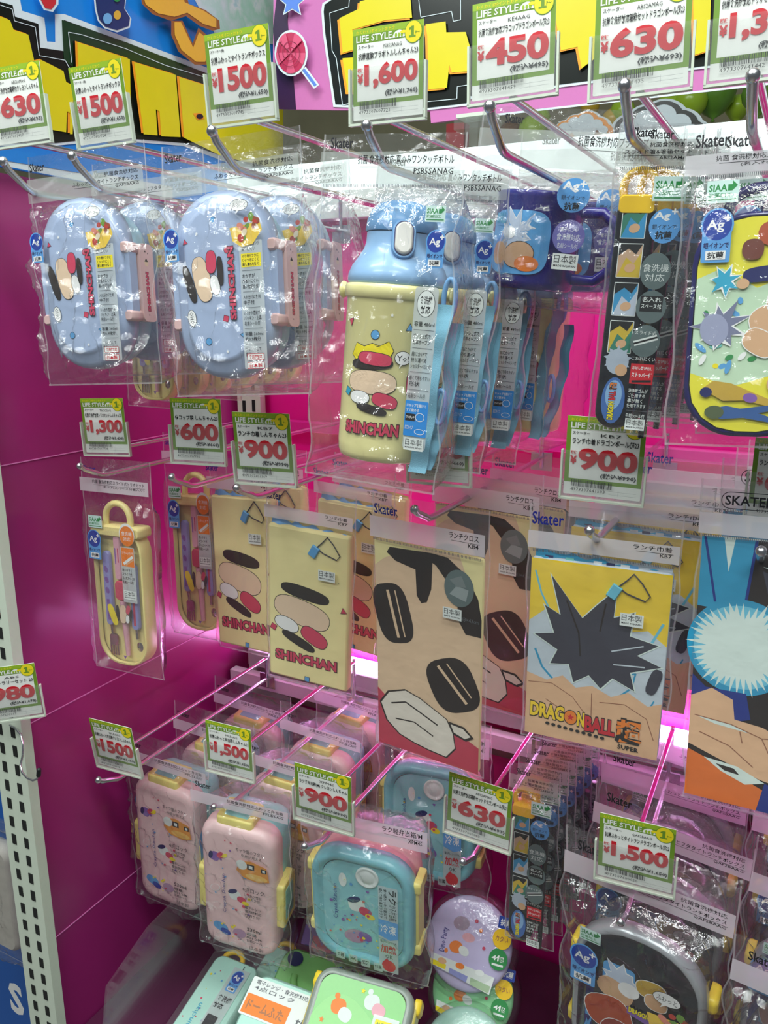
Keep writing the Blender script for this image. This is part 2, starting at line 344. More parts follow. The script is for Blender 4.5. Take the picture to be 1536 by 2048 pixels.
# rails the hooks sit on
PINKL = M('rail_white', (236, 214, 236), .35); LEDM = glow('led_white', (250, 178, 255), 13); LEDT = glow('led_cool', (235, 255, 252), 1.5)
def bar(name, z, h, y0, y1, m, label, cat='rail', x0=-.722, x1=.60):
    mb = MB(); c = ((x0+x1)/2, (y0+y1)/2, z); mb.rbox(x1-x0, h, .002, [(.001, y0), (0, y0+.001), (0, y1-.001), (.001, y1)], m, (c[0], z)); return tag(mb.build(name), label, cat)
bar('hook_rail', .966, .021, .885, .90, PINKL, 'white hook rail lit pink, carrying the bottom row of hooks')
bar('light_rail_housing', .994, .026, .902, .935, GREYS, 'grey metal housing under the glowing light strip', 'rail', -.70)
bar('light_strip', 1.0125, .010, .906, .931, LEDM, 'glowing white light strip along the middle of the display', 'light strip', -.69)
bar('backing_beam', .937, .03, .925, .948, M('beam_olive', (150, 132, 118), .5), 'dull beige beam on the back panel below the pink rail', 'beam')
bar('hook_rail', 1.346, .014, .93, .947, M('rail_pink', (222, 40, 150), .4), 'narrow magenta hook rail, carrying the middle row of hooks')
bar('light_strip', 1.668, .034, .93, .946, LEDT, 'bright white light box along the top of the display', 'light strip')
bar('hook_rail', 1.632, .034, .925, .947, M('rail_pale', (205, 214, 210), .4), 'pale steel hook rail, carrying the top row of hooks')
mb = MB(); mb.box((-.06, .74, .605), (1.33, .40, .02), M('shelf_base', (96, 40, 74), .4)); tag(mb.build('base_shelf'), 'dark magenta bottom shelf under the loose packs', 'shelf')
# ------------------------------------------------------------------ header signs
def sign_art(mb, plane, at0):
    def fn(u, v, e):
        p = at0(u, v); return (p.x+e, p.y, p.z) if plane == 'x' else (p.x, p.y-e, p.z)
    return Art(mb, fn, step=.0004)
SY = M('sign_yellow', (220, 206, 28), .3, bscale=40); SO = M('sign_orange', (246, 158, 36), .35); SK = M('sign_black', (18, 24, 20), .25); SG = M('sign_green_reflection', (22, 58, 32), .25)
SB = M('sign_blue', (30, 132, 220), .25); SW = M('sign_white', (214, 228, 232), .35); SP = M('sign_pink', (198, 112, 172), .35); SPD = M('sign_plum', (52, 24, 62), .3); SN = M('sign_navy', (28, 52, 104), .3)
SR = M('sign_red', (196, 46, 52), .35); SCR = M('sign_crimson', (186, 44, 84), .35); SCL = M('sign_coral', (214, 84, 120), .35); SBL = M('sign_star', (92, 132, 214), .3)
m, nt, out = newmat('sign_hologram'); N = nt.nodes; b = N.new('ShaderNodeBsdfPrincipled'); tc = N.new('ShaderNodeTexCoord'); wv = N.new('ShaderNodeTexNoise'); wv.inputs['Scale'].default_value = 26; rp = N.new('ShaderNodeValToRGB')
wv.inputs['Detail'].default_value = 6
for i, c in enumerate(((120, 205, 215), (240, 250, 250), (190, 235, 215), (225, 180, 205), (235, 245, 250))):
    e = rp.color_ramp.elements[i] if i < 2 else rp.color_ramp.elements.new(.5); e.position = .28+.11*i; e.color = (*lin(c), 1)
nt.links.new(tc.outputs['Object'], wv.inputs[0]); nt.links.new(wv.outputs[0], rp.inputs[0]); nt.links.new(rp.outputs[0], b.inputs[0]); b.inputs['Metallic'].default_value = .35; b.inputs['Roughness'].default_value = .3
nt.links.new(b.outputs[0], out.inputs[0]); HOLO = m
def slab(mb, pts, plane, at0, th, m):
    a = [at0(u, v) for u, v in pts]; off = Vector((-th, 0, 0)) if plane == 'x' else Vector((0, th, 0)); n = len(a)
    mb.add([tuple(p) for p in a]+[tuple(p+off) for p in a], [list(range(n)), list(range(n, 2*n))]+[(i, (i+1) % n, n+(i+1) % n, n+i) for i in range(n)], m)
k7 = lambda L: [(x/2.743, y/2.743) for x, y in L]
k8 = lambda L: [(540+x/2.743, y/2.743) for x, y in L]
aL = lambda u, v: atX(u, v, XL+.002)
mb = MB(); slab(mb, [(-140, -120), (556, -120), (556, 434), (-140, 308)], 'x', aL, .005, SB); A = sign_art(mb, 'x', aL)
A.poly(k7([(960, -200), (1530, -200), (1530, 250), (1180, 190), (1100, 60)]), HOLO)
A.poly(k7([(-300, -90), (100, -40), (118, 60), (240, 98), (255, 228), (300, 232), (298, 78), (350, 78), (705, 212), (1150, 378), (1530, 500), (1530, 1000), (1000, 800), (600, 770), (300, 800), (-300, 800)]), SW)
A.poly(k7([(-300, -70), (65, 30), (78, 92), (206, 132), (216, 262), (350, 282), (345, 110), (700, 238), (1145, 410), (1530, 530), (1530, 960), (1000, 785), (600, 752), (300, 785), (-300, 785)]), SK)
A.poly(k7([(333, 110), (700, 238), (1145, 410), (1530, 530), (1530, 700), (1140, 500), (690, 330), (395, 225), (395, 370), (345, 330)]), SG)  # dark green reflection of the foil, painted onto the black backing
A.line(k7([(-120, -10), (60, 52), (72, 116), (186, 150), (208, 306), (350, 332), (385, 395)]), 1.3, SW)
A.line(k7([(385, 345), (366, 178), (440, 192), (680, 268), (900, 360), (1140, 432), (1530, 560)]), 1.3, SW)
for P in ([(-300, 60), (0, 95), (40, 112), (60, 165), (140, 190), (172, 332), (150, 370), (-300, 420)], [(-300, 420), (60, 370), (210, 330), (330, 390), (345, 450), (385, 470), (381, 735), (366, 735), (366, 620), (350, 610), (345, 725), (270, 712), (-300, 700)],
          [(403, 232), (692, 325), (700, 742), (560, 735), (420, 715)], [(712, 342), (942, 412), (968, 752), (862, 748), (852, 612), (832, 600), (842, 742), (765, 736)], [(957, 424), (1140, 480), (1530, 600), (1530, 930), (1200, 860), (985, 756)]):
    A.poly([(u-2.8, v-1.6) for u, v in k7(P)], SO); A.poly([(u+1.2, v+1.0) for u, v in k7(P)], SY)
A.poly(k7([(1035, 625), (1080, 622), (1100, 655), (1060, 662)]), SO); A.ell(*k7([(1072, 642)])[0], 7, 5, SK)
A.poly(k7([(148, -60), (292, -60), (292, 30), (262, 72), (212, 62)]), SW); A.poly(k7([(160, -60), (281, -60), (277, 25), (252, 58), (218, 52)]), SR)
Q = [(478, -60), (490, 60), (505, 120), (542, 162), (612, 184), (682, 158), (690, 110), (655, 55), (668, -60)]
A.poly(k7(Q), SW); A.poly([(584/2.743+(u-584/2.743)*.92, 40/2.743+(v-40/2.743)*.92) for u, v in k7(Q)], SN)
A.ell(*k7([(610, 90)])[0], 7.5, 9, M('planet', (214, 170, 60), .5)); A.ell(*k7([(555, 110)])[0], 9, 11, M('planet_blue', (110, 170, 220), .5)); A.ell(*k7([(605, 5)])[0], 6, 5, GRN)
A.poly(k7([(726, -60), (742, 30), (800, 86), (900, 122), (985, 96), (1060, 150), (1130, 176), (1172, 166), (1168, 120), (1090, 62), (1000, 30), (975, -60)]), M('curl_brown', (150, 92, 36), .4))
A.poly(k7([(735, -60), (760, 34), (830, 82), (920, 100), (990, 78), (1080, 140), (1150, 160), (1150, 112), (1080, 66), (975, 20), (955, -60)]), M('curl_orange', (232, 178, 56), .35))
A.poly(k7([(900, 122), (900, 200), (940, 290), (1030, 362), (1100, 362), (1125, 280), (1092, 196), (1050, 160), (1018, 246), (962, 122)]), MATS['curl_brown'])
A.poly(k7([(916, 130), (918, 200), (955, 282), (1036, 346), (1086, 346), (1106, 280), (1078, 204), (1052, 184), (1020, 268), (952, 130)]), MATS['curl_orange'])
A.poly([(-140, 290), (330, 375), (330, 398), (-140, 309)], SW)
A.poly([(-140, 283), (40, 306), (170, 330), (170, 352), (-140, 302)], SB)
tag(mb.build('header_sign'), 'blue header sign with big yellow block lettering above the side panel', 'sign')
aR = lambda u, v: atY(u, v, 1.0)
mb = MB(); slab(mb, [(548, -120), (1900, -120), (1900, 122), (1536, 168), (963, 233), (862, 246), (860, 222), (590, 219), (556, 216), (546, 120)], 'y', aR, .005, SP); A = sign_art(mb, 'y', aR)
A.line([(1900, 122), (1536, 168), (963, 233)], 4, SW)
A.poly(k8([(18, 160), (60, -200), (112, -200), (98, 120), (118, 300), (145, 602), (40, 600), (34, 370)]), SPD)
A.poly(k8([(290, 20), (420, -60), (2000, -300), (4000, -300), (4000, 190), (2400, 375), (1100, 545), (1090, 580), (860, 606), (350, 588), (292, 180), (284, 60)]), SW)
A.poly(k8([(302, 28), (430, -60), (2000, -300), (4000, -300), (4000, 178), (2400, 362), (1090, 530), (1080, 568), (860, 594), (362, 574), (306, 180), (298, 66)]), SK)
A.line(k8([(440, 0), (436, 40), (332, 74), (345, 280), (368, 322), (402, 578), (440, 570)]), 1.3, SW); A.line(k8([(820, 0), (832, 98), (1000, 66), (1010, 120), (1050, 112), (1050, 0)]), 1.3, SW)
A.line(k8([(870, 560), (1030, 545), (1032, 478), (1085, 470)]), 1.3, SW)
for P in ([(384, 110), (492, 58), (496, 18), (650, -20), (770, -40), (782, 108), (640, 120), (455, 172), (470, 280), (402, 300)], [(402, 330), (600, 316), (600, 520), (432, 516)], [(858, 146), (968, 130), (972, 190), (1078, 188), (1104, 280), (1100, 402), (1002, 410), (988, 368), (975, 492), (876, 502), (868, 210)],
          [(1540, -60), (1860, -100), (1830, 300), (1712, 388), (1690, 270), (1600, 290)], [(2320, -60), (2420, -80), (2410, 290), (2326, 318)], [(2560, -80), (2900, -120), (2900, 220), (2560, 260)]):
    A.poly([(u-3, v+1.5) for u, v in k8(P)], SO); A.poly([(u+1.6, v-2) for u, v in k8(P)], SY)
A.star(*k8([(140, 25)])[0], 31, SW, rot=-90); A.star(*k8([(140, 25)])[0], 26, SBL, rot=-90)
A.line(k8([(200, 385), (275, 485)]), 13, SW); A.line(k8([(205, 392), (270, 478)]), 6, SBL)
c = k8([(138, 302)])[0]; A.ell(*c, 33, 46, SW); A.ell(*c, 29, 41, SCR)
for i in range(0, 10, 2): A.put([c]+[(c[0]+29*math.cos(t), c[1]+41*math.sin(t)) for t in [2*math.pi*(i+j/4)/10 for j in range(5)]], [[0, 1, 2, 3, 4, 5]], SCL)
A.line([(c[0]+(2+1.55*t)*math.cos(t*1.15), c[1]+(2+2.1*t)*math.sin(t*1.15)) for t in [i*.35 for i in range(42)]], 1.1, M('spiral', (134, 30, 62), .4))
tag(mb.build('header_sign'), 'pink header sign with yellow block lettering and a lollipop, above the back panel', 'sign')
for X in (-.383, .12):
    mb = MB(); mb.box((X, .985, 1.72), (.05, .03, .012), CLEAR); mb.box((X, .975, 1.70), (.016, .02, .05), CLEAR); mb.box((X, .985, 1.729), (.045, .028, .004), STEEL)
    tag(mb.build('sign_clip'), 'clear plastic clip holding the pink header sign, '+('near its left end' if X < 0 else 'near its right end'), 'clip')
# ------------------------------------------------------------------ things seen through the gap under the sign
mb = MB(); mb.box((-.4, 3.6, 1.6), (8.5, .05, 3.2), M('far_wall', (196, 190, 150), .6, 0, .3, 0, 4, .3)); struct('wall_far', mb, 'pale far wall of the shop seen through the gap', 'wall')
LG = [M('balloon_lime', (176, 214, 60), .25), M('balloon_green', (110, 160, 60), .25), M('balloon_gold', (228, 190, 60), .25), M('balloon_brown', (130, 92, 50), .4)]
bl = [(1065, 262, 24, 0), (1100, 280, 16, 1), (1085, 235, 13, 0), (1020, 268, 20, 3), (1225, 240, 17, 2), (1380, 205, 26, 0), (1430, 190, 30, 1), (1475, 215, 18, 0), (1520, 190, 26, 1), (1340, 215, 22, 0), (985, 275, 18, 3), (1180, 215, 15, 2), (1245, 225, 20, 0)]
nm = ['lime', 'green', 'gold', 'brown']
for i, (u, v, r, c) in enumerate(bl):
    p = atY(u, v, 2.3+.05*(i % 4)); q = r*p.y/1600*1.15; mb = MB()
    mb.lathe([(.001, -1.25*q), (q*.12, -1.22*q), (q*.05, -1.1*q), (q*.5, -.85*q), (q*.9, -.35*q), (q, .1*q), (q*.85, .55*q), (q*.5, .88*q), (.001, q)], LG[c], 16, Matrix.Translation(p))
    tag(mb.build('balloon'), 'blurry %s balloon far behind the gap under the sign' % nm[c], 'balloon', '%s balloons beyond the gap' % nm[c])
def far_cloud(u, v, s, edge, fill, label):
    mb = MB(); a0 = lambda x, y: atY(x, y, 1.9); fn = lambda x, z, e: tuple(atY(u+x*s, v-z*s, 1.9)+Vector((0, -e, 0))); A = Art(mb, fn, step=.002)
    blobs = [(-1, 0, .55), (-.45, .35, .5), (.2, .5, .55), (.8, .2, .5), (1.2, -.1, .4), (.1, -.1, .8)]
    for g, m in ((.3, SW), (.14, edge), (-.1, fill)):
        for x, z, r in blobs: A.ell(x, z, r+g, (r+g)*.8, m)
    for x, z, r in blobs:
        p = [atY(u+x*s+r*s*math.cos(t), v-z*s-r*s*.8*math.sin(t), 1.905) for t in [k*math.pi/8 for k in range(16)]]
        mb.add([tuple(q+Vector((0, d, 0))) for d in (0, .01) for q in p], [list(range(16)), list(range(16, 32))]+[(k, (k+1) % 16, 16+(k+1) % 16, 16+k) for k in range(16)], SW)
    return tag(mb.build('cloud_sign'), label, 'sign')
far_cloud(1322, 262, 54, SK, SW, 'white cloud-shaped sign with thick dark outline beyond the gap')
far_cloud(1172, 262, 34, SO, SW, 'white cloud-shaped sign with orange outline beyond the gap')
mb = MB(); mb.box(tuple(atY(915, 285, 1.7)), (.04, .03, .07), M('red_pack', (160, 40, 45), .5)); tag(mb.build('red_carton'), 'small dark red carton far behind the gap beside the clip', 'carton')
# ------------------------------------------------------------------ adjoining bay on the far left
mb = MB(); mb.box((-.93, .66, .9), (.36, .01, 1.3), M('bay_blue', (22, 92, 176), .4)); A = Art(mb, lambda x, z, e: (x, .655-e, z))
q = atY(36, 2000, .655); A.text('S', q.x-.02, q.z-.03, q.x+.012, q.z+.03, WHITE, .04, 2)
tag(mb.build('bay_panel'), 'blue printed panel of the adjoining bay, left of the white upright', 'panel')
# ------------------------------------------------------------------ hooks
def hook(label, x, yt, z, yb, arm_z, ya, group, rise=.022):
    t = thing('display_hook', label, 'hook', group, (x, yb, z)); r = .0029
    mb = MB(); D = yt-yb
    P = [(0, 0, 0), (0, D*.5, 0), (0, D+.034, 0), (0, D+.026, .001), (0, D+.020, .004), (0, D+.004, rise*.75), (0, D, rise)]
    mb.tube(P, r, CHROME, 12); o = mb.build('prong', t)
    mb = MB(); mb.ball((0, D-.0005, rise+.0005), r*1.35, CHROME); mb.build('ball_tip', o)
    mb = MB(); a = arm_z-z; mb.tube([(0, 0, a), (0, (ya-yb)*.5, a), (0, ya-yb+.004, a)], .0025, CHROME, 10); mb.build('price_arm', t)
    mb = MB(); mb.tube([(0, -.001, -.012), (0, -.001, a+.004)], .0026, CHROME, 8); mb.box((0, .001, -.004), (.026, .003, .022), CHROME); mb.build('back_plate', t)
    return t
# ------------------------------------------------------------------ price tags
def price_tag(label, p, Y, maker, code, item, price, tax, bar, yen=True):
    t = thing('price_tag', label, 'price tag', 'green bordered shelf price tags'); k = pose(t, p, Y)
    w, h = .054, .058; mb = MB()
    mb.rbox(w, h, .0006, [(0, 0), (0, .0006)], MATTE, seg=2)
    A = Art(mb, step=.00003); X = lambda u: (u-.5)*w; Z = lambda v: (.5-v)*h
    def R(u0, v0, u1, v1, m): A.rect(X(u0), Z(v1), X(u1), Z(v0), m)
    def T(s, u0, v0, u1, v1, m, b=.0, r=1): A.text(s, X(u0), Z(v1), X(u1), Z(v0), m, b, r)
    R(0, 0, 1, .84, GREEN); R(.0, 0, 1, .07, LIME); R(.06, .165, .94, .79, MATTE)
    T('わくわく1ポイントおトク', .05, .02, .6, .06, YEL, .01); T('LIFE STYLE', .05, .075, .56, .15, MATTE, .02)
    A.poly([(X(.66)+X(.58)*0+.0048*math.cos(a*math.pi/10), Z(.15)+.0044*math.sin(a*math.pi/10)) for a in range(11)], MATTE)
    for d in (-.0022, 0, .0022): A.ell(X(.66)+d, Z(.125), .0009, .0014, LIME, 0, 10)
    A.ell(X(.86), Z(.115), .0066, .0070, GREEN); A.ell(X(.86), Z(.115), .0061, .0065, YEL); A.ell(X(.72), Z(.1), .0022, .001, YEL)
    A.poly([(X(.80), Z(.17)), (X(.80), Z(.15)), (X(.828), Z(.15)), (X(.828), Z(.088)), (X(.803), Z(.095)), (X(.803), Z(.074)), (X(.838), Z(.055)), (X(.868), Z(.055)), (X(.868), Z(.15)), (X(.893), Z(.15)), (X(.893), Z(.17))], GREEN); T('P〜', .89, .11, .95, .14, GREEN, .03)
    T(maker, .08, .185, .30, .225, INK, .01)
    if code: T(code, .44, .2, .70, .24, INK, .0)
    T(item, .08, .265, .93, .345, INK, .016)
    if yen: T('税抜', .07, .43, .15, .475, RED, .03); T('¥', .065, .495, .155, .60, RED, .05)
    T(price, .17, .39, .93, .665, RED, .042, 4); T('(税込¥'+tax+')', .47, .69, .93, .765, INK, .03)
    rg = random.Random(bar); u = .1
    while u < .64:
        d = rg.choice((.004, .006, .010)); R(u, .80, u+d, .885, INK); u += d+rg.choice((.005, .008, .012))
    T(bar, .1, .90, .55, .94, INK, .0)
    R(.6, .905, .95, .907, INKG); R(.6, .945, .95, .947, INKG); R(.72, .89, .722, .96, INKG)
    mb.build('price_card', t)
    mb = MB(); x0, x1, z0, z1 = -w/2-.0022, w/2+.0022, -h/2-.003, h*.07
    mb.box((0, -.0016, (z0+z1)/2), (x1-x0, .0004, z1-z0), CLEAR)
    mb.box((0, .0012, (z0+z1)/2), (x1-x0, .0008, z1-z0), CLEAR)
    for x in (x0, x1): mb.box((x, -.0002, (z0+z1)/2), (.0014, .0036, z1-z0), STEEL)
    mb.box((0, -.0002, z0), (x1-x0+.0014, .0036, .0016), STEEL); o = mb.build('holder', t)
    mb = MB(); mb.box((.004, .0045, z0+.005), (.012, .006, .009), CLEAR); mb.build('clip', o)
    return t
TG = [('price tag reading 630, far left of the top row', (-.6015, .5028, 1.6674, 8.4, 1, -2.5), .503, 'スケーター', 'ABS2AMAG', '抗菌食洗機対応箸箱付クレヨンしんちゃん', '630', '693', '4973307607417'),
 ('price tag reading 1500 over the lunch box nearest the side panel', (-.5336, .5265, 1.6656, 4.3, 4.7, -1.8), .527, 'スケーター(株)', '', '抗菌ふわっとタイトランチボックス', '1500', '1,650', '4973307607724'),
 ('price tag reading 1500 over the lunch box beside the yellow bottle', (-.3831, .5134, 1.6652, 3.1, 3.3, -1.1), .513, 'スケーター(株)', '', '抗菌ふわっとタイトランチボックス', '1500', '1,650', '4973307607745'),
 ('price tag reading 1,600 above the yellow bottle', (-.2783, .5421, 1.6613, .7, .8, .7), .53, 'スケーター', 'PSB5SANAG', '抗菌直飲プラボトルしんちゃん23', '1,600', '1,760', '4973307607721'),
 ('price tag reading 450 above the blue mug', (-.1885, .5428, 1.6650, 4, -3, -2.1), .53, 'スケーター', 'KE4AAG', '抗菌食洗機対応プラコップドラゴンボール超23', '450', '495', '4973307641459'),
 ('price tag reading 630 in the top row above the black chopstick case', (-.1064, .5335, 1.6568, 4, -3, -1.7), .522, 'スケーター', 'ABS2AMAG', '抗菌食洗機対応箸箱セットドラゴンボール超23', '630', '693', '4973307641435'),
 ('price tag reading 1,3 cut by the picture edge, top row', (-.0431, .5560, 1.6627, 4, -3, -1.3), .53, 'スケーター', 'TACC2AAG', '抗菌食洗機対応トリオセットドラゴンボール超', '1,300', '1,430', '4973307641442'),
 ('price tag reading 1,300, middle row beside the side panel', (-.6553, .6166, 1.3830, 8.6, 0, -2.4), .61, 'スケーター', 'TACC2AG', '抗菌食洗機対応トリオセットしんちゃん23', '1,300', '1,430', '4973307607738'),
 ('price tag reading 600 under the blue lunch boxes', (-.4931, .5745, 1.3945, 7.2, 0, -.7), .6, '', '', '㊤コップ袋 しんちゃん23', '600', '660', '4973307607752'),
 ('price tag reading 900 above the cream drawstring bags', (-.3901, .5351, 1.3917, 5, 4, -.6), .6, 'スケーター', 'KB7', 'ランチ巾着しんちゃん23', '900', '990', '4973307607769'),
 ('price tag ending 00 half hidden behind the bottle strap', (-.2610, .6014, 1.3928, -3, 0, -1.5), .60, 'スケーター', 'KB4', 'ランチクロスしんちゃん23', '600', '660', '4973307607776'),
 ('price tag reading 900 under the black chopstick case', (-.1186, .5660, 1.4001, 3.6, 6, 1.6), .59, 'スケーター', 'KB7', 'ランチ巾着ドラゴンボール超23', '900', '990', '4973307641503'),
 ('price tag cut by the picture edge in the middle row', (.0018, .6170, 1.3858, -5, 6, .7), .6, 'スケーター', 'KB4', 'ランチクロスドラゴンボール超23', '600', '660', '4973307641510'),
 ('price tag reading 1500 on the bottom hook nearest the side panel', (-.5859, .5290, 1.0674, 4.5, 8.4, .2), .58, 'スケーター', 'PFLB6AG', '抗菌ふわっと弁当箱クレヨンしんちゃん', '1500', '1,650', '4973307600012'),
 ('price tag reading 1,500 above the pink lunch boxes', (-.4827, .5842, 1.0630, 5.6, 2.8, 1.6), .6, 'スケーター', 'PFLB6AG', '抗菌ふわっと弁当箱しんちゃん21', '1,500', '1,650', '4973307600029'),
 ('price tag reading 900 above the teal lunch box', (-.3310, .5232, 1.0900, 5.4, 6.6, 3), .59, 'スケーター', 'XPM4S', 'ラク軽弁当箱(M) クレヨンしんちゃん', '900', '990', '4973307600036'),
 ('price tag reading 630 in the bottom row left of the thin black cases', (-.1961, .5465, 1.1050, 1.1, 5.1, 3.3), .64, 'スケーター', 'ABS2AMAG', '抗菌食洗機対応箸箱セットドラゴンボール超22', '630', '693', '4973307600043'),
 ('price tag reading 1,500 above the round-shouldered black lunch box', (-.0717, .5472, 1.1079, 3.4, 5.8, -.7), .62, 'スケーター', 'QAF2BAAG', '抗菌ふわっとタイトランドラゴンボール超22', '1,500', '1,650', '4973307600050')]
ROW = [0]*7+[1]*6+[2]*5
HX = [(-.604, .485), (-.5345, .494), (-.378, .474), (-.276, .508), (-.186, .498), (-.1045, .488), (-.041, .50),
      (-.6557, .58), (-.5316, .58), (-.446, .57), (-.2672, .57), (-.1262, .57), (-.012, .57), (-.6502, .56), (-.503, .58), (-.383, .57), (-.2366, .62), (-.0871, .61)]
HL = ['left end', 'over the lunch box nearest the side panel', 'over the lunch box beside the yellow bottle', 'holding the yellow bottle', 'holding the blue mug', 'holding the black chopstick case', 'cut by the picture edge',
      'holding the cream cutlery case beside the side panel', 'under the tag reading 600', 'holding the front cream drawstring bag', 'holding the tall beige cloth', 'holding the yellow-topped drawstring bag', 'near the picture edge',
      'nearest the side panel', 'above the pink lunch boxes', 'above the teal lunch box', 'left of the thin black cases', 'above the black lunch box']
RN = ['top', 'middle', 'bottom']
for i, g in enumerate(TG):
    t = price_tag(*g); r = ROW[i]; x, yt = HX[i]; zb = (1.599, 1.331, .978)[r]; yb = (.915, .926, .882)[r]; zt = t.location.z
    L = 'chrome display hook in the %s row, %s' % (RN[r], HL[i])
    hook(L, x, yt, zb, yb, (zt-.028*t.scale[0] if r != 2 else zt-.016), t.location.y+.004, 'chrome display hooks of the %s row' % RN[r], .021 if r == 0 else .014)
# ------------------------------------------------------------------ clear bags
def bag(t, w, z0, z1, zs, d0, d1, header=None, seed=0, crease=.0016, nx=56, nz=84, xo=0, curve=0, band=HEAD, name='clear_bag', pinch=.012, fm=None):
    """clear film bag hugging something between y=-d0 and y=d1; zs is where the flat header starts"""
    mb = MB(); off = Vector((seed*3.1, seed*1.7, 0)); fm = fm or FILM; WB = .0035 if crease < .0016 else .008
    def side(front):
        def fn(a, b):
            x = (a-.5)*w; z = z0+b*(z1-z0); ex = min(a, 1-a)*w; ez = z-z0; et = zs-z
            k = max(0, min(1, ex/pinch))**.55*max(0, min(1, ez/.012))**.6*(max(0, min(1, et/.016))**.7 if et > 0 else 0)
            n = 0
            if crease:
                q = Vector((x*42, z*30, .3 if front else 2.7))+off; n = (1-abs(noise.noise(q))*2.6)+.55*(1-abs(noise.noise(q*2.3))*2.6)
                n = max(n, 0)**1.5*crease*1.5*(1 if z < zs else .2)*min(1, ex/.004)
            wob = WB*noise.noise(Vector((z*28, seed, 9 if a < .5 else 4)))*(1 if z < zs else .2)*abs(2*a-1)**3
            mid = (d1-d0)/2
            y = (-(d0+.0012)*k-n if front else (d1+.0012)*k+n)+(1-k)*min(mid, .004)
            return (x+xo+wob, y+curve*z, z)
        return fn
    mb.sheet(side(True), nx, nz, fm); mb.sheet(side(False), max(8, nx//2), max(12, nz//2), fm); o = mb.build(name, t)
    e = MB()
    for sx in (-1, 1): e.sheet(lambda a, b: (sx*(w/2-.0012*a)+xo+WB*noise.noise(Vector(((z0+b*(z1-z0))*28, seed, 9 if sx < 0 else 4)))*(1 if z0+b*(z1-z0) < zs else .2), .0032+a*.0002+curve*(z0+b*(z1-z0)), z0+b*(z1-z0)), 1, 40, EDGE)
    e.sheet(lambda a, b: ((a-.5)*w+xo, .003+curve*z0, z0+b*.0014), 12, 1, EDGE); e.build('bag_seam_highlight', o)  # weld strips added along the edges as painted highlights of the film
    if header:
        h0, h1, brand, rows, right = header[:5]; zip_ = len(header) > 5 and header[5]
        mb = MB(); y0 = min((d1-d0)/2, .004)-.0045+curve*h0
        A = Art(mb, lambda x, z, e: (x+xo, y0-.0004-e+curve*(z-h0), z), step=.00003)
        A.rect(-w/2+.001, h0, w/2-.001, h1, band)
        n = len(rows); hh = (h1-h0)*.8/max(n, 2)
        for i, (s, k) in enumerate(rows):
            zt = h1-(h1-h0)*.1-i*hh; A.text(s, w/2-.006-k*w*right, zt-hh*(.72 if i < n-1 or n == 1 else .5), w/2-.006, zt, INK, .01)
        A.line([(w/2-.004-w*right, h1-(h1-h0)*.1-hh*(n-1)+hh*.06), (w/2-.005, h1-(h1-h0)*.1-hh*(n-1)+hh*.06)], .0003, INK)
        if brand:
            s, bx, bz, bw, bh, bm = brand; A.text(s, bx, bz, bx+bw, bz+bh, bm, .018, 2)
            if s == 'SKATER':
                pts = rrect(bw*1.15, bh*1.7, bh*.8, 4); pts.append(pts[0]); A.line([(bx+bw/2+a, bz+bh/2+b) for a, b in pts], .0005, bm)
        if zip_:
            x = -w/2+.004
            while x < w/2-.003: A.rect(x, h0-.0025, x+.0004, h0-.0004, INKG); x += .0011
        mb.build('header_band', o)
def lbl(t, name, d, fn, m=None):
    mb = MB(); A = Art(mb, y=-d, step=.00003); fn(A); return mb.build(name, t)
ROWS1 = ['デコレーションが', '崩れにくい', None, 'おかずが', '片寄りにくい', '高い仕切り付', None, '入れ分けに便利', '中子付', None, 'いっかり密封する', 'パッキン・止具', '名前シール付', None, '容量 360ml', '約0.9杯分', None, 'フタを外して', '電子レンジOK']
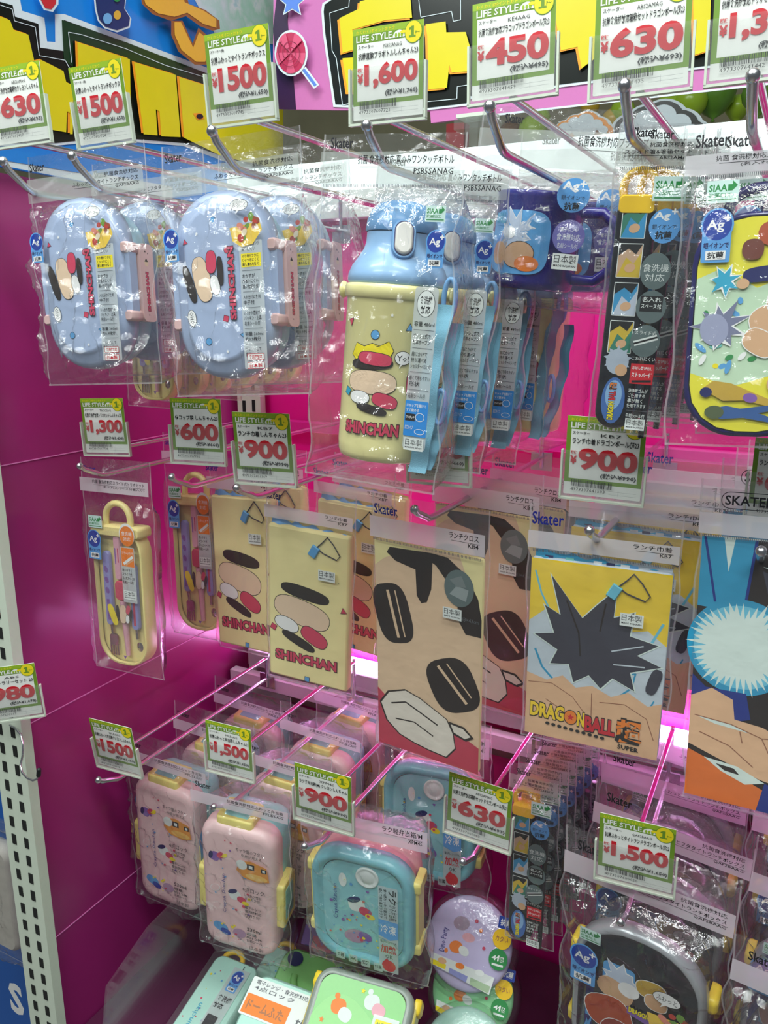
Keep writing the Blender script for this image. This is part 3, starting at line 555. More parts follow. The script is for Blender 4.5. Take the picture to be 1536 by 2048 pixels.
# ------------------------------------------------------------------ blue lunch boxes
LAV = M('lavender_plastic', (168, 184, 214), .3, 0, .5, coat=.3); SKY = M('sky_plastic', (170, 205, 222), .35, sub=.2); CLASP = M('clasp_blush', (226, 188, 184), .4)
def shin_bits():
    return [('q', .004, .052, .0028, SKYB, 20), ('t', -.024, .036, .0024, ROSE, 10), ('o', .016, .027, .0024, ROSE, 0), ('q', .012, -.028, .0032, ROSE, 30), ('o', -.006, -.046, .0028, SKYB, 0), ('t', .028, -.042, .0028, SKYB, 200),
            ('s', -.012, .042, .0017, WHITE, 0), ('s', .016, .044, .0017, WHITE, 0), ('s', .02, -.018, .0016, WHITE, 0), ('s', .012, -.055, .0017, WHITE, 0), ('s', -.02, .0, .0012, WHITE, 0)]
def blue_box(label, p, Y):
    t = thing('lunch_box', label, 'lunch box', 'blue lunch boxes in clear bags'); pose(t, p, Y); w, h, r = .093, .155, .044
    mb = MB(); mb.rbox(w-.006, h-.006, r-.002, [(.004, .017), (0, .019), (0, .028), (.003, .040), (.006, .048), (.012, .050)], SKY); mb.build('base', t)
    mb = MB(); mb.rbox(w, h, r, [(.0175, -.0052), (.0155, -.005), (.014, -.0035), (.012, -.0022), (.006, -.0005), (.0022, .002), (.0005, .006), (0, .012), (0, .018), (.002, .019)], LAV)
    A = Art(mb, y=-.00525).at((-.006, 0), 0); A.bits(shin_bits())
    B = A.at((-.010, .006), rad(96), .95); B.stones(); C = A.at((-.021, -.026), rad(-84)); C.bubble(0, 0, .014, 'OHO', .62)
    A.outline_words('SHINCHAN', .0165, -.030, .0232, .030, ROSE, rot=90); mb.build('lid', t)
    for sx, n in ((1, 'clasp'), (-1, 'clasp')):
        mb = MB(); X = Matrix.Translation((sx*(w/2+.001), 0, 0)); c = MB()
        mb.box((0, .0095, 0), (.0075, .010, .052), LAV, X)
        for z in (-.030, .030): mb.rbox(.010, .010, .0035, [(.0014, .002), (0, .004), (0, .017), (.0014, .018)], CLASP, (0, z), X)
        mb.loft([[(x+sx*.0035, y, z) for y, z in [(a+.027, b) for a, b in rrect(.019, .070, .005, 4)]] for x in ((-.0026, .0008, .0022) if sx > 0 else (.0026, -.0008, -.0022))], CLASP, True, X)
        if sx > 0:
            A = Art(mb, lambda x, z, e: (w/2+.0008+.0035+.0024+e, x, z)); A.outline_words('SHINCHAN', .0235, -.026, .0285, .010, ROSE, rot=90)
            A.ell(.026, .018, .0028, .0032, BEIGE); A.poly([(.0235, .019), (.0285, .019), (.026, .0222)], BROWN); A.star(.025, .028, .0012, BROWN); A.star(.0285, .0265, .0008, BROWN); A.star(.025, -.029, .0009, BROWN)
        mb.build(n, t)
    lbl(t, 'badge_sticker', .0086, lambda A: A.badge(-.0415, .034, .015))
    def side(A):
        A.rect(.0235, -.070, .045, .032, STK, .001); z = .0315
        A.lines(ROWS1[:2], .0255, z, .0425, .0042, INK); A.rect(.025, .0115, .0435, .0222, YEL, .0005)
        A.lines(['のり巻がフタに', 'くっつきにくく', '崩し潰れを防ぐ'], .0262, .0216, .0422, .0033, INK, .02); A.lines(ROWS1[2:], .0255, .0105, .0425, .0042, INK)
        for z, s in ((-.0605, '食洗機対応'), (-.0675, '日本製')): A.rect(.0265, z-.0026, .0425, z+.0028, RED, .0005); A.rect(.0269, z-.0022, .0421, z+.0024, PALE, .0004); A.text(s, .0285, z-.0016, .0405, z+.0018, RED, .02)
    lbl(t, 'info_sticker', .0082, side)
    lbl(t, 'food_sticker', .0088, lambda A: (A.food(.031, .040, .030), A.bubble(.026, .060, .017, 'ふわっと', .55)))
    bag(t, .132, -.092, .117, .070, .0095, .053, (.075, .096, ('Skater', -.060, .102, .017, .0075, LOGOK), [('抗菌食洗機対応', .5), ('ふわっとフタタイトランチボックス', 1), ('QAF2BAAG', .35)], .55), 1, .0034, xo=.012, band=HEADT)
    return t
b0 = blue_box('blue oval lunch box in clear bag, the front one nearest the side panel', FIT['lunchA'], .515); b0.location.x -= .007
dup(b0, 'blue oval lunch box hidden behind the one nearest the side panel', b0.location+Vector((.004, .068, .004)))
b1 = dup(b0, 'blue oval lunch box in clear bag beside the yellow bottle, front one of its hook'); pose(b1, FIT['lunchB'], .522)
dup(b1, 'blue oval lunch box showing behind the one beside the yellow bottle', b1.location+Vector((.002, .068, .004)))
# ------------------------------------------------------------------ yellow bottles
CRM = M('bottle_cream', (252, 242, 172), .22, 0, .5, coat=.5); BLU = M('bottle_blue', (152, 192, 232), .3, 0, .5, coat=.2); BLU2 = M('bottle_cap_blue', (120, 172, 222), .25); STRAP = M('strap_weave', (132, 188, 212), .85, 0, .2, .25, 1600, .12); BUT = M('button_white', (226, 222, 214), .35)
def cyl(R, y0=0): return lambda x, z, e: ((R+e)*math.sin(x/R), y0-(R+e)*math.cos(x/R), z)
def bottle(label, p, Y):
    t = thing('water_bottle', label, 'bottle', 'yellow and blue bottles in clear bags'); pose(t, p, Y); R = .0355; X = Matrix.Translation((0, .036, 0))
    mb = MB(); mb.lathe([(.0001, -.0625), (R-.006, -.0625), (R-.002, -.0608), (R-.0006, -.057), (R, -.05), (R, .052), (R+.001, .0535)], CRM, 56, X, (0, 0))
    A = Art(mb, cyl(R, .036), step=.00004, rings=4, e0=.0003)
    A.bits([('t', -.021, .036, .0032, ROSE, 190), ('o', .002, .028, .0030, SKYB, 0), ('t', .026, .034, .0030, SKYB, 0), ('q', -.019, -.013, .0034, CYAN, 20), ('s', .013, .042, .0014, WHITE, 0)])
    B = A.at((.003, .004), rad(8), 1.0); B.poly([(-.018, .012), (-.013, .020), (-.006, .017), (0, .0185), (.006, .016), (.012, .019), (.015, .012), (.010, .004), (-.012, .004)], INK); B.poly([(-.0175, .012), (-.013, .0195), (-.006, .0165), (0, .018), (.006, .0155), (.012, .0185), (.0145, .012), (.0095, .0045), (-.0115, .0045)], YEL)
    B = A.at((.002, -.004), rad(-6), .95); B.stones(); A.ell(.003, .0115, .0125, .0048, INK, -4, 24, 3); A.ell(.003, .0115, .0121, .0044, ROSE, -4, 24, 3)
    A.ell(.0315, -.004, .0055, .0105, INK, 0, 20, 3); A.ell(.0315, -.004, .0051, .0101, ROSE, 0, 20, 3)
    A.bubble(.0225, .0135, .0115, 'Yo!', .85); A.outline_words('SHINCHAN', -.018, -.0425, .024, -.0325, ROSE); mb.build('body', t)
    mb = MB(); mb.lathe([(R+.0002, .0525), (R+.002, .0535), (R+.0022, .060), (R+.0012, .0622), (R-.002, .063)], CRM, 56, X, (0, 0)); mb.build('collar', t)
    mb = MB(); mb.lathe([(R-.001, .0625), (R+.0006, .064), (R+.0004, .069), (R-.002, .075), (R-.0062, .081), (R-.0095, .0865), (R-.0108, .091), (R-.011, .098)], BLU, 56, X, (0, 0)); o = mb.build('shoulder', t)
    mb = MB(); mb.lathe([(R-.0105, .0985), (R-.0098, .0995), (R-.0105, .106), (R-.0128, .1125), (R-.017, .117), (R-.024, .1195), (.0001, .1202)], BLU2, 48, X, (0, 0)); mb.build('flip_cap', t)
    mb = MB(); Z = Matrix.Translation((.013, .0115, .093)) @ Matrix.Rotation(rad(28), 4, 'Z') @ Matrix.Rotation(rad(-14), 4, 'X')
    mb.rbox(.0165, .027, .0082, [(.0006, -.001), (0, .0), (0, .006)], BLU2, X=Z); mb.rbox(.0135, .0238, .0067, [(0, -.0012), (0, .001)], NAVY, X=Z); mb.rbox(.0122, .0222, .0061, [(.0014, -.003), (.0004, -.0026), (0, -.0014), (0, .001)], BUT, X=Z); mb.build('push_button', o)
    for sx in (-1, 1):
        mb = MB(); Z = Matrix.Translation((sx*(R+.001), .036, .058)) @ Matrix.Rotation(sx*math.pi/2, 4, 'Y'); mb.lathe([(.0042, -.002), (.0036, .003), (.0034, .005), (.0058, .0058), (.0062, .0072), (.005, .0085), (.0001, .009)], CRM, 20, Z, (0, 0)); mb.build('strap_lug', t)
    mb = MB()
    def ribbon(P, wd, th=.0014):
        for s in (0, th):
            def fn(a, b):
                q = b*(len(P)-1); i = min(int(q), len(P)-2); f = q-i; c = Vector(P[i]).lerp(Vector(P[i+1]), f); return (c.x+(a-.5)*wd, c.y+s+.0016*math.sin(b*22), c.z)
            mb.sheet(fn, 3, 40, STRAP)
    ribbon([(.042, .026, .052), (.042, .02, .034), (.040, .016, .01), (.040, .014, -.02), (.039, .013, -.045), (.037, .012, -.066)], .0135)
    ribbon([(.048, .034, .04), (.049, .032, .01), (.048, .028, -.02), (.044, .022, -.048), (.040, .018, -.064)], .011); o = mb.build('strap', t)
    mb = MB(); mb.tube([(.044+.0045*math.cos(a), .028, .056+.0135*math.sin(a)) for a in [k*math.pi/9 for k in range(18)]], .0019, BLU2, 8, close=True)
    mb.tube([(.048+.004*math.cos(a), .018, -.018+.012*math.sin(a)) for a in [k*math.pi/9 for k in range(18)]], .0017, BLU2, 8, close=True); mb.build('strap_buckle', o)
    def L(A):
        A.rect(.0305, -.048, .0475, .062, STK, .003); A.ell(.039, .051, .0066, .0088, INK, 0, 28); A.ell(.039, .051, .0062, .0084, PALE, 0, 28); A.text('食洗機', .0345, .0505, .0435, .056, INK, .02); A.text('対応', .0355, .0445, .0425, .050, INK, .02)
        A.lines(['容量 480ml', None, 'プッシュ式で', '簡単オープン', None, '肩にかけて', '持ち運べる', 'ショルダーベルト付', None, '軽くて持ちやすい', '形状', None, '名前シール付'], .0318, .0395, .0465, .0040, INK, .008)
        A.rect(.0305, -.038, .0475, -.0135, M('label_blue', (40, 140, 220), .4), .0006); A.text('キャップを開けて', .0315, -.0180, .046, -.0155, WHITE, .01); A.text('すぐ飲める', .0315, -.0212, .041, -.0188, WHITE, .01)
        A.rect(.0312, -.0275, .0385, -.0225, INK); A.text('ワンタッチ', .0318, -.0260, .038, -.0240, WHITE, .02); A.ring(.042, -.0245, .0034, .003, .0004, WHITE); A.ring(.0425, -.0345, .0038, .002, .0004, WHITE); A.text('広口タイプ', .0315, -.0335, .0375, -.0305, WHITE, .01)
        A.made(.039, -.0435, .0145)
    lbl(t, 'info_label', .0025, L); lbl(t, 'badge_sticker', .001, lambda A: A.badge(.0415, .086, .0135)); lbl(t, 'certification_sticker', .001, lambda A: A.siaa(.0395, .108, .014))
    bag(t, .104, -.078, .158, .122, .0042, .073, (.126, .146, ('Skater', -.044, .148, .017, .007, LOGOK), [('抗菌 食洗機対応 直のみワンタッチボトル', 1), ('PSB5SANAG', .4)], .66, 1), 2, .0024, xo=.003, band=HEADT)
    return t
b0 = bottle('yellow bottle with blue lid in clear bag, front one of its hook', FIT['bottle'], .5)
dup(b0, 'yellow bottle half hidden behind the front bottle', b0.location+Vector((.003, .079, 0)), (0, 0, 6))
dup(b0, 'yellow bottle farthest back behind the front bottle, strap hanging down', b0.location+Vector((.006, .158, -.006)), (0, 0, 8))
d = dup(b0, 'bottle turned sideways far back under the blue mug', b0.location+Vector((.014, .240, -.006)), (0, -3, -30))
# ------------------------------------------------------------------ mugs
MUG = M('mug_navy', (38, 32, 124), .25, 0, .5, coat=.3); MUGIN = M('mug_inside', (208, 186, 196), .4)
def mug(label, loc, rz, rl):
    t = thing('mug', label, 'mug', 'navy mugs in clear bags', loc); t.rotation_mode = 'YXZ'; t.rotation_euler = (rad(2), rad(rl), rad(rz)); R = .036
    mb = MB(); mb.lathe([(.0001, -.037), (R-.005, -.037), (R-.002, -.0355), (R-.0008, -.030), (R, .034), (R+.001, .0375), (R-.001, .039), (R-.003, .0375), (R-.004, -.031), (.0001, -.0335)], MUG, 48, None, (0, 0))
    A = Art(mb, cyl(R), step=.00004, rings=4, e0=.0003)
    A.ell(-.012, -.001, .0285, .0245, M('mug_art_blue', (98, 170, 226), .35), 0, 36, 4); random.seed(5); A.burst(-.012, .006, .018, M('mug_silver', (196, 208, 226), .4), WHITE, 11, .5, 80, .5)
    A.ell(-.008, -.0105, .0135, .0105, INK, 10, 24); A.ell(-.008, -.0105, .013, .010, TAN, 10, 24); A.ell(-.027, -.010, .008, .009, TAN, 0, 20); A.ell(.0, -.017, .010, .006, ORG, 0, 16); A.ell(-.018, .006, .006, .005, WHITE)
    A.text('BALL', -.036, .013, -.022, .021, CYAN, .06); mb.build('cup', t)
    mb = MB(); mb.lathe([(R-.0045, -.03), (R-.0035, .036)], MUGIN, 40, None, (0, 0)); mb.build('lining', t)
    mb = MB(); mb.tube([(R-.003, -.004, .026), (R+.016, -.006, .027), (R+.028, -.007, .018), (R+.031, -.007, .002), (R+.028, -.007, -.016), (R+.016, -.006, -.026), (R-.003, -.004, -.026)], .0046, MUG, 12); mb.build('handle', t)
    def L(A):
        A.ell(.030, .036, .0125, .0125, AGL); A.text('Ag', .021, .038, .034, .046, WHITE, .03); A.text('+', .034, .042, .039, .047, WHITE, .03); A.text('銀イオンで', .021, .0325, .039, .036, INK, .0); A.text('抗菌', .024, .025, .036, .031, INK, .03)
        A.ell(.031, .006, .0125, .0125, M('label_violet', (112, 108, 176), .4)); A.text('食洗機対応', .022, .003, .040, .008, PALE, .0); A.text('名前シール付', .023, -.003, .039, .001, PALE, .0); A.text('電子レンジ', .024, .0095, .038, .0125, PALE, .0); A.made(.031, -.013, .020)
    lbl(t, 'sticker', R+.0035, L)
    for o in t.children:
        if o.name.startswith('sticker'): pass
    bag(t, .142, -.052, .103, .056, R+.003, R+.003, (.058, .086, ('Skater', -.050, .090, .016, .007, LOGOK), [('抗菌食洗機対応プラコップ', 1), ('KE4AAG', .25)], .38), 3, .0026, xo=.012, band=HEADT, pinch=.03)
    return t
q = atY(1072, 487, .685); b0 = mug('navy mug with round handle in clear bag, front one of its hook', q, 8, 6)
dup(b0, 'navy mug showing faintly behind the front mug', q+Vector((.012, .088, .0)), (0, -4, 0))
# ------------------------------------------------------------------ slim black chopstick cases
BLK = M('case_black', (24, 26, 34), .22, 0, .5, coat=.4); GOLD = M('loop_yellow', (245, 200, 40), .35); ARTS = [(60, 130, 110), (205, 170, 140), (60, 150, 200), (210, 180, 60), (190, 200, 215)]
def black_case(label, p, Y, full=True, header=True):
    t = thing('chopstick_case', label, 'chopstick case', 'slim black chopstick cases'); pose(t, p, Y); w, h = .025, .152
    mb = MB(); mb.rbox(w, h, .0115, [(.003, -.002), (.0012, -.0015), (0, .001), (0, .012), (.0015, .014)], BLK)
    A = Art(mb, y=-.00205); random.seed(9)
    for i in range(4):
        z = .0605-.0245*i; A.rect(-.0085, z-.0108, .0070, z+.0108, PALE, .0006); c = M('case_art%d' % i, ARTS[i], .4); A.rect(-.0080, z-.0103, .0065, z+.0103, c); d = M('case_art_b%d' % i, ARTS[(i+2) % 5], .4)
        A.poly([(-.008, z-.0103), (-.003, z+.002), (.002, z-.002), (.0065, z+.006), (.0065, z-.0103)], d); A.poly([(-.008, z+.0103), (-.008, z+.003), (-.002, z+.0075), (.003, z+.004), (.0065, z+.0103)], INK); A.ell(.0, z-.0045, .0035, .0028, TAN, 20)
    A.ell(-.001, -.0295, .0075, .0085, M('case_silver', (178, 190, 205), .35), 0, 24); A.star(-.001, -.028, .0095, MATS['case_silver'], 9, .6); A.ell(.002, -.035, .004, .004, TAN)
    A.ell(-.001, -.056, .0078, .016, M('case_glow', (70, 110, 175), .3), 0, 28); A.ell(-.001, -.052, .0055, .0100, M('case_glow2', (140, 180, 220), .3), 0, 24)
    A.outline_words('DRAGON', -.0042, -.0695, .0004, -.0565, YEL, rot=90); A.outline_words('BALL', -.0042, -.0558, .0006, -.0495, RED, rot=90); A.outline_words('超', -.0044, -.0488, .001, -.0435, ORG); mb.build('case', t)
    mb = MB(); P = [(-.0085, .005, .070)]+[(.0105*math.cos(a), .005, .080+.0115*math.sin(a)) for a in [math.pi*(1-k/10) for k in range(11)]]+[(.0085, .005, .070)]
    mb.tube(P, .0026, GOLD, 10); mb.rbox(.0232, .012, .0035, [(.001, -.0024), (0, -.001), (0, .0125), (.001, .0138)], GOLD, (0, .0705)); mb.build('loop_handle', t)
    mb = MB(); mb.tube([(.0215, .004, .04), (.0200, .004, -.081)], lambda a: .0034-.0012*a, BLK, 10); mb.build('chopsticks', t)
    def L(A):
        A.siaa(.019, .0795, .020); A.ell(.0185, .0575, .0095, .0105, AGL); A.text('Ag', .0115, .0605, .0215, .066, WHITE, .03); A.text('+', .022, .0645, .0255, .068, WHITE, .03); A.text('銀イオンで', .0112, .0555, .0258, .0585, INK, .0); A.text('抗菌', .0135, .0495, .0235, .0545, INK, .03)
        g = M('label_smoke', (96, 112, 112), .45); A.ell(.0165, .030, .0095, .0115, g, 0, 24); A.text('食洗機', .0085, .0295, .0245, .0345, PALE, .0); A.text('対応', .0105, .0235, .0225, .0285, PALE, .0)
        A.ell(.0165, .0075, .0095, .0105, g, 0, 24); A.rect(.0095, .0045, .0235, .0145, INK); A.text('名入れ', .0105, .0105, .0225, .0138, PALE, .02); A.text('スペース付', .0102, .0065, .0228, .0096, PALE, .02)
        A.ell(.0155, -.0145, .0095, .0105, g, 0, 24); A.line([(.0085, -.0165), (.023, -.0115)], .0035, PALE); A.line([(.0085, -.0165), (.023, -.0115)], .0012, INK); A.text('スライド式', .0085, -.0105, .022, -.0078, PALE, .0)
        A.text('こわれにくい', .0085, -.0275, .0235, -.0248, PALE, .0); A.rect(.0085, -.043, .0235, -.0295, RED); A.text('おはし飛び出し', .0095, -.0335, .0225, -.0312, WHITE, .02); A.text('ストッパー付', .0095, -.0385, .0225, -.0352, WHITE, .03); A.line([(.010, -.0415), (.0225, -.0405)], .0014, INK)
        A.lines(['洗浄時ゴムが', 'ご使用する', '事が無く', '使用できます', None, '名前シール付'], .0088, -.0462, .0232, .0034, PALE); A.made(.0155, -.0705, .013)
    lbl(t, 'info_film', .0052, L)
    if full: bag(t, .052, -.080, .118, .092, .0062, .0155, (.0935, .1085, ('Skater', -.017, .110, .0145, .0058, LOGOK), [('抗菌食洗機対応', .6), ('スライド箸&箸箱セット', .95), ('ABS2AMAG', .45)], .82, 1), 4, .0014, 24, 60, xo=.009, band=HEADT, pinch=.006)
    return t
b0 = black_case('slim black chopstick case in clear bag, yellow loop, front one of the top row', FIT['chopDB'], .55)
for i in range(3): dup(b0, 'slim black chopstick case in the top row, %s' % ['just behind the front one', 'third from the front', 'rearmost on its hook'][i], b0.location+Vector((.006+.007*i, .026*(i+1), .003)), (0, -1.5*i, 4))
c0 = black_case('slim black chopstick case, front one of the bunch in the bottom row', FIT['chop3'], .70)
for i in range(6): dup(c0, 'slim black chopstick case in the bottom row bunch, %s behind the front one' % ['first', 'second', 'third', 'fourth', 'fifth', 'rearmost'][i], c0.location+Vector((.003+.004*i, .021*(i+1), .002)), (0, -.6*i, 3))
# ------------------------------------------------------------------ navy rimmed cutlery tray case (top right)
NVY = M('tray_navy', (32, 28, 92), .25, coat=.3)
def navy_case(label, p, Y):
    t = thing('cutlery_case', label, 'cutlery case', 'navy rimmed cutlery cases'); pose(t, p, Y); w, h = .074, .132
    mb = MB(); mb.rbox(w, h, .030, [(.0022, -.003), (.0004, -.0022), (0, 0), (0, .014), (.002, .016)], NVY); mb.build('case', t)
    mb = MB(); A = Art(mb, y=-.0031); y1 = M('art_yellow', (232, 222, 60), .4); A.rect(-.0345, -.0635, .0345, .0635, BLK, .0285); A.rect(-.0337, -.0627, .0337, .0627, y1, .0277)
    A.poly([(-.0337, .028), (-.02, .034), (0, .022), (.02, .03), (.0337, .022), (.0337, -.034), (.015, -.028), (-.01, -.036), (-.0337, -.028)], M('art_pale_green', (196, 222, 190), .45))
    random.seed(4)
    for k in range(26):
        x = -.03+.06*random.random(); z = -.03+.06*random.random(); A.ell(x, z, .0035*random.random()+.001, .0016, [SKYB, MINT, GRN, YEL, WHITE][k % 5], random.random()*180, 8)
    A.star(-.019, .000, .0165, WHITE, 9, .5, 100, .4); A.star(-.0185, .000, .0150, M('art_slate', (120, 124, 152), .45), 9, .48, 100, .4); A.ell(-.022, -.002, .008, .0095, M('art_slate2', (156, 160, 188), .45), 10)
    for x, z, a, b, m, r in ((.010, .004, .013, .009, TAN, 20), (.004, -.010, .010, .007, TAN, -30), (.014, .014, .008, .007, TAN, 0), (.012, -.002, .003, .012, M('art_line', (150, 100, 80), .5), 0)): A.ell(x, z, a+.0005, b+.0005, WHITE, r, 22, 2.6); A.ell(x, z, a, b, m, r, 22, 2.6)
    for x, z, a, b, m, r in ((.010, .052, .012, .0075, M('art_rust', (176, 76, 40), .5), -10), (-.004, .044, .006, .006, M('art_rust2', (110, 52, 40), .5), 0), (.024, .044, .009, .008, MATS['art_rust'], 20)): A.ell(x, z, a, b, m, r, 20, 2.4)
    A.ell(.004, .030, .0125, .0045, NAVY, 6, 20, 3); A.star(-.018, .0265, .009, WHITE, 7, .5, 70, .4); A.star(-.018, .0265, .0082, CYAN, 7, .5, 70, .4); A.ell(-.008, .0245, .0035, .003, TAN); A.ell(.016, .0215, .0065, .0042, TAN, 10, 20, 3)
    for L, m in (([(-.026, -.037), (-.02, -.0325), (-.010, -.034), (.004, -.040), (.016, -.045), (.022, -.050), (.012, -.0475), (-.002, -.044), (-.014, -.0445), (-.022, -.040)], M('art_gold', (196, 160, 60), .5)), ([(-.021, -.0495), (-.012, -.0475), (-.004, -.049), (.010, -.047), (.021, -.046), (.021, -.0485), (.006, -.0515), (.018, -.0555), (.016, -.0575), (-.002, -.0545), (-.014, -.0555), (-.021, -.054)], M('art_denim', (50, 90, 150), .5))): A.poly(L, m)
    A.ell(-.024, -.0395, .0035, .003, NAVY); A.ell(.001, -.0425, .004, .0028, PURP, -10); A.ell(-.0185, -.0515, .0055, .004, M('art_moss', (80, 92, 60), .5)); A.ell(.018, -.0335, .0085, .0052, TAN, 10, 20, 3)
    A.outline_words('DRAGON', .0235, -.022, .0305, .004, YEL, rot=90); A.outline_words('BALL', .0235, .005, .0305, .018, RED, rot=90); mb.build('tray_print', t)
    mb = MB(); mb.tube([(-.019+.0, .004, .062)]+[(.019*math.cos(a), .004, .068+.0125*math.sin(a)) for a in [math.pi*(1-k/10) for k in range(11)]]+[(.019, .004, .062)], .0033, NVY, 10); mb.build('loop_handle', t)
    lbl(t, 'badge_sticker', .0050, lambda A: A.badge(-.0245, .0525, .0175)); lbl(t, 'certification_sticker', .0050, lambda A: A.siaa(-.023, .0775, .0175))
    bag(t, .092, -.073, .117, .086, .0062, .0175, (.0885, .100, ('Skater', -.040, .104, .019, .0075, LOGOK), [('抗菌 食洗機対応スライド式トリオセット', 1), ('(名入れスペース付箸入り)', .8)], .74, 1), 5, .0014, 30, 50, pinch=.008)
    return t
b0 = navy_case('navy rimmed cutlery case in clear bag, cut by the picture edge', FIT['trioDB'], .53)
dup(b0, 'navy rimmed cutlery case directly behind the front one', b0.location+Vector((.014, .03, .004)))
# ------------------------------------------------------------------ cream cutlery cases
CRC = M('case_cream', (238, 222, 150), .35, sub=.1); STL = M('spoon_steel', (190, 172, 178), .18, 1); HLAV = M('handle_lilac', (150, 150, 208), .4); HPNK = M('handle_pink', (230, 170, 186), .4)
def cream_case(label, p, Y, s=1.0, cut=False):
    t = thing('cutlery_case', label, 'cutlery case', 'cream cutlery cases with fork, spoon and chopsticks'); pose(t, p, Y); w, h = .068*s, .157
    mb = MB(); mb.rbox(w, h, .028, [(.0028, .0035), (.0025, -.0012), (.0008, -.0012), (0, 0), (0, .016), (.003, .018)], CRC, caps=(0, 1)); mb.rbox(w-.004, h-.004, .027, [(0, .0055)], CRC, caps=(1, 0)); mb.build('case', t)
    mb = MB(); mb.tube([(-.017, .005, .076)]+[(.017*math.cos(a), .005, .088+.0165*math.sin(a)) for a in [math.pi*(1-k/10) for k in range(11)]]+[(.017, .005, .076)], .0036, CRC, 10); mb.rbox(w, .012, .004, [(.0015, -.003), (0, -.001), (0, .017), (.002, .019)], CRC, (0, .0745)); mb.build('loop_handle', t)
    mb = MB(); mb.rbox(.0105, .085, .0048, [(.001, .0), (0, .001), (0, .004)], HLAV, (-.0175, .008)); A = Art(mb, y=-.0001); [A.ell(-.0175, z, .0028, .004, PURP, 20, 8) for z in (.03, .018, .006)]; A.rect(-.0195, -.028, -.0155, -.004, PURP)
    mb.tube([(-.0175, .0025, -.034), (-.0165, .0025, -.046)], .0016, STL, 8); mb.rbox(.0125, .014, .004, [(.0005, .0015), (0, .003)], STL, (-.015, -.0515))
    for k in range(4): mb.box((-.0202+.0035*k, .0025, -.063), (.0017, .0014, .013), STL)
    mb.build('fork', t)
    mb = MB(); mb.rbox(.0092, .05, .004, [(.001, -.001), (0, 0), (0, .004)], HPNK, (0, .045)); A = Art(mb, y=-.0011); A.line([(-.002, .056), (-.002, .038)], .0014, PURP); A.line([(.0018, .056), (.0018, .040)], .0014, ROSE)
    mb.rbox(.014, .022, .005, [(.001, -.0015), (0, 0), (0, .004)], ROSE, (.001, .008)); mb.tube([(.0025, .002, -.004), (.0045, .002, -.067)], lambda a: .0042-.0016*a, HPNK, 8)
    A = Art(mb, y=-.0026); B = A.at((.0045, -.017), rad(80), .55); B.stones(); A.ell(-.0095, -.020, .0045, .0125, YEL, 20, 16, 3); A.poly([(.0015, -.066), (.0065, -.066), (.004, -.070)], PURP); mb.build('chopsticks', t)
    mb = MB(); mb.rbox(.0105, .075, .0048, [(.001, .0), (0, .001), (0, .004)], HLAV, (.0185, .002)); A = Art(mb, y=-.0001); A.line([(.0185, .03), (.0185, -.03)], .003, ROSE); mb.tube([(.0185, .0025, -.034), (.0185, .0025, -.046)], .0018, STL, 8)
    mb.sheet(lambda a, b: (.0185+.0098*(.15+.85*b)*math.cos(a*2*math.pi), .0052-.0042*(1-b)**2*1+.002, -.0565+.0145*(.02+.98*b)*math.sin(a*2*math.pi)), 24, 8, STL); mb.build('spoon', t)
    mb = MB(); mb.rbox(w-.006, h-.006, .026, [(.001, -.0035), (0, -.0028), (0, -.0012)], CLEAR, caps=(1, 0)); mb.build('clear_lid', t)
    def L(A):
        A.badge(-.027, .058, .0185); A.siaa(-.0235, .084, .019); A.ell(.0195, .0735, .0105, .0125, WHITE); A.ell(.0195, .072, .0098, .011, ORG); A.text('食洗機', .0125, .0725, .0265, .077, WHITE, .0); A.text('対応', .0145, .0665, .0245, .071, WHITE, .0)
        A.rect(.0095, -.002, .0285, .060, STK, .001); A.rect(.0105, .0385, .0275, .059, ORG, .0005); A.line([(.013, .041), (.026, .050)], .003, PALE); A.line([(.016, .040), (.027, .047)], .0014, TAN); A.text('カラー入りで', .0115, .0515, .0265, .055, WHITE, .0)
        A.lines(['洗いやすく', 'スライド式', '名入れスペース付', '名前シール付'], .0105, .036, .0275, .0044, INK); A.made(.019, .0065, .0165)
    lbl(t, 'info_sticker', .0045, L)
    bag(t, .096*s, -.089, .152, .106, .0055, .0195, (.116, .131, ('Skater', -.040, .138, .017, .0062, LOGO), [('抗菌 食洗機対応スライド式トリオセット', 1), ('(名入れスペース付箸入り)', .8)], .74), 6, .0012, 30, 56, xo=.002, pinch=.008)
    return t
b0 = cream_case('cream cutlery case in clear bag hanging alone beside the side panel', FIT['trio'], .6)
d = dup(b0, 'cream cutlery case in clear bag left of the cream drawstring bags, further back'); pose(d, FIT['trio2'], .735)
d = b0
for i in range(6):
    d = dup(b0, 'cream cutlery case peeking out under the blue lunch box, %s' % ['front one', 'second from the front', 'third from the front', 'fourth from the front', 'fifth from the front', 'rearmost'][i], Vector((-.606+.003*i, .645+.042*i, atY(210, 806, .645).z+.068+.001*i)), (0, 2, 3*(-1)**i), .78)
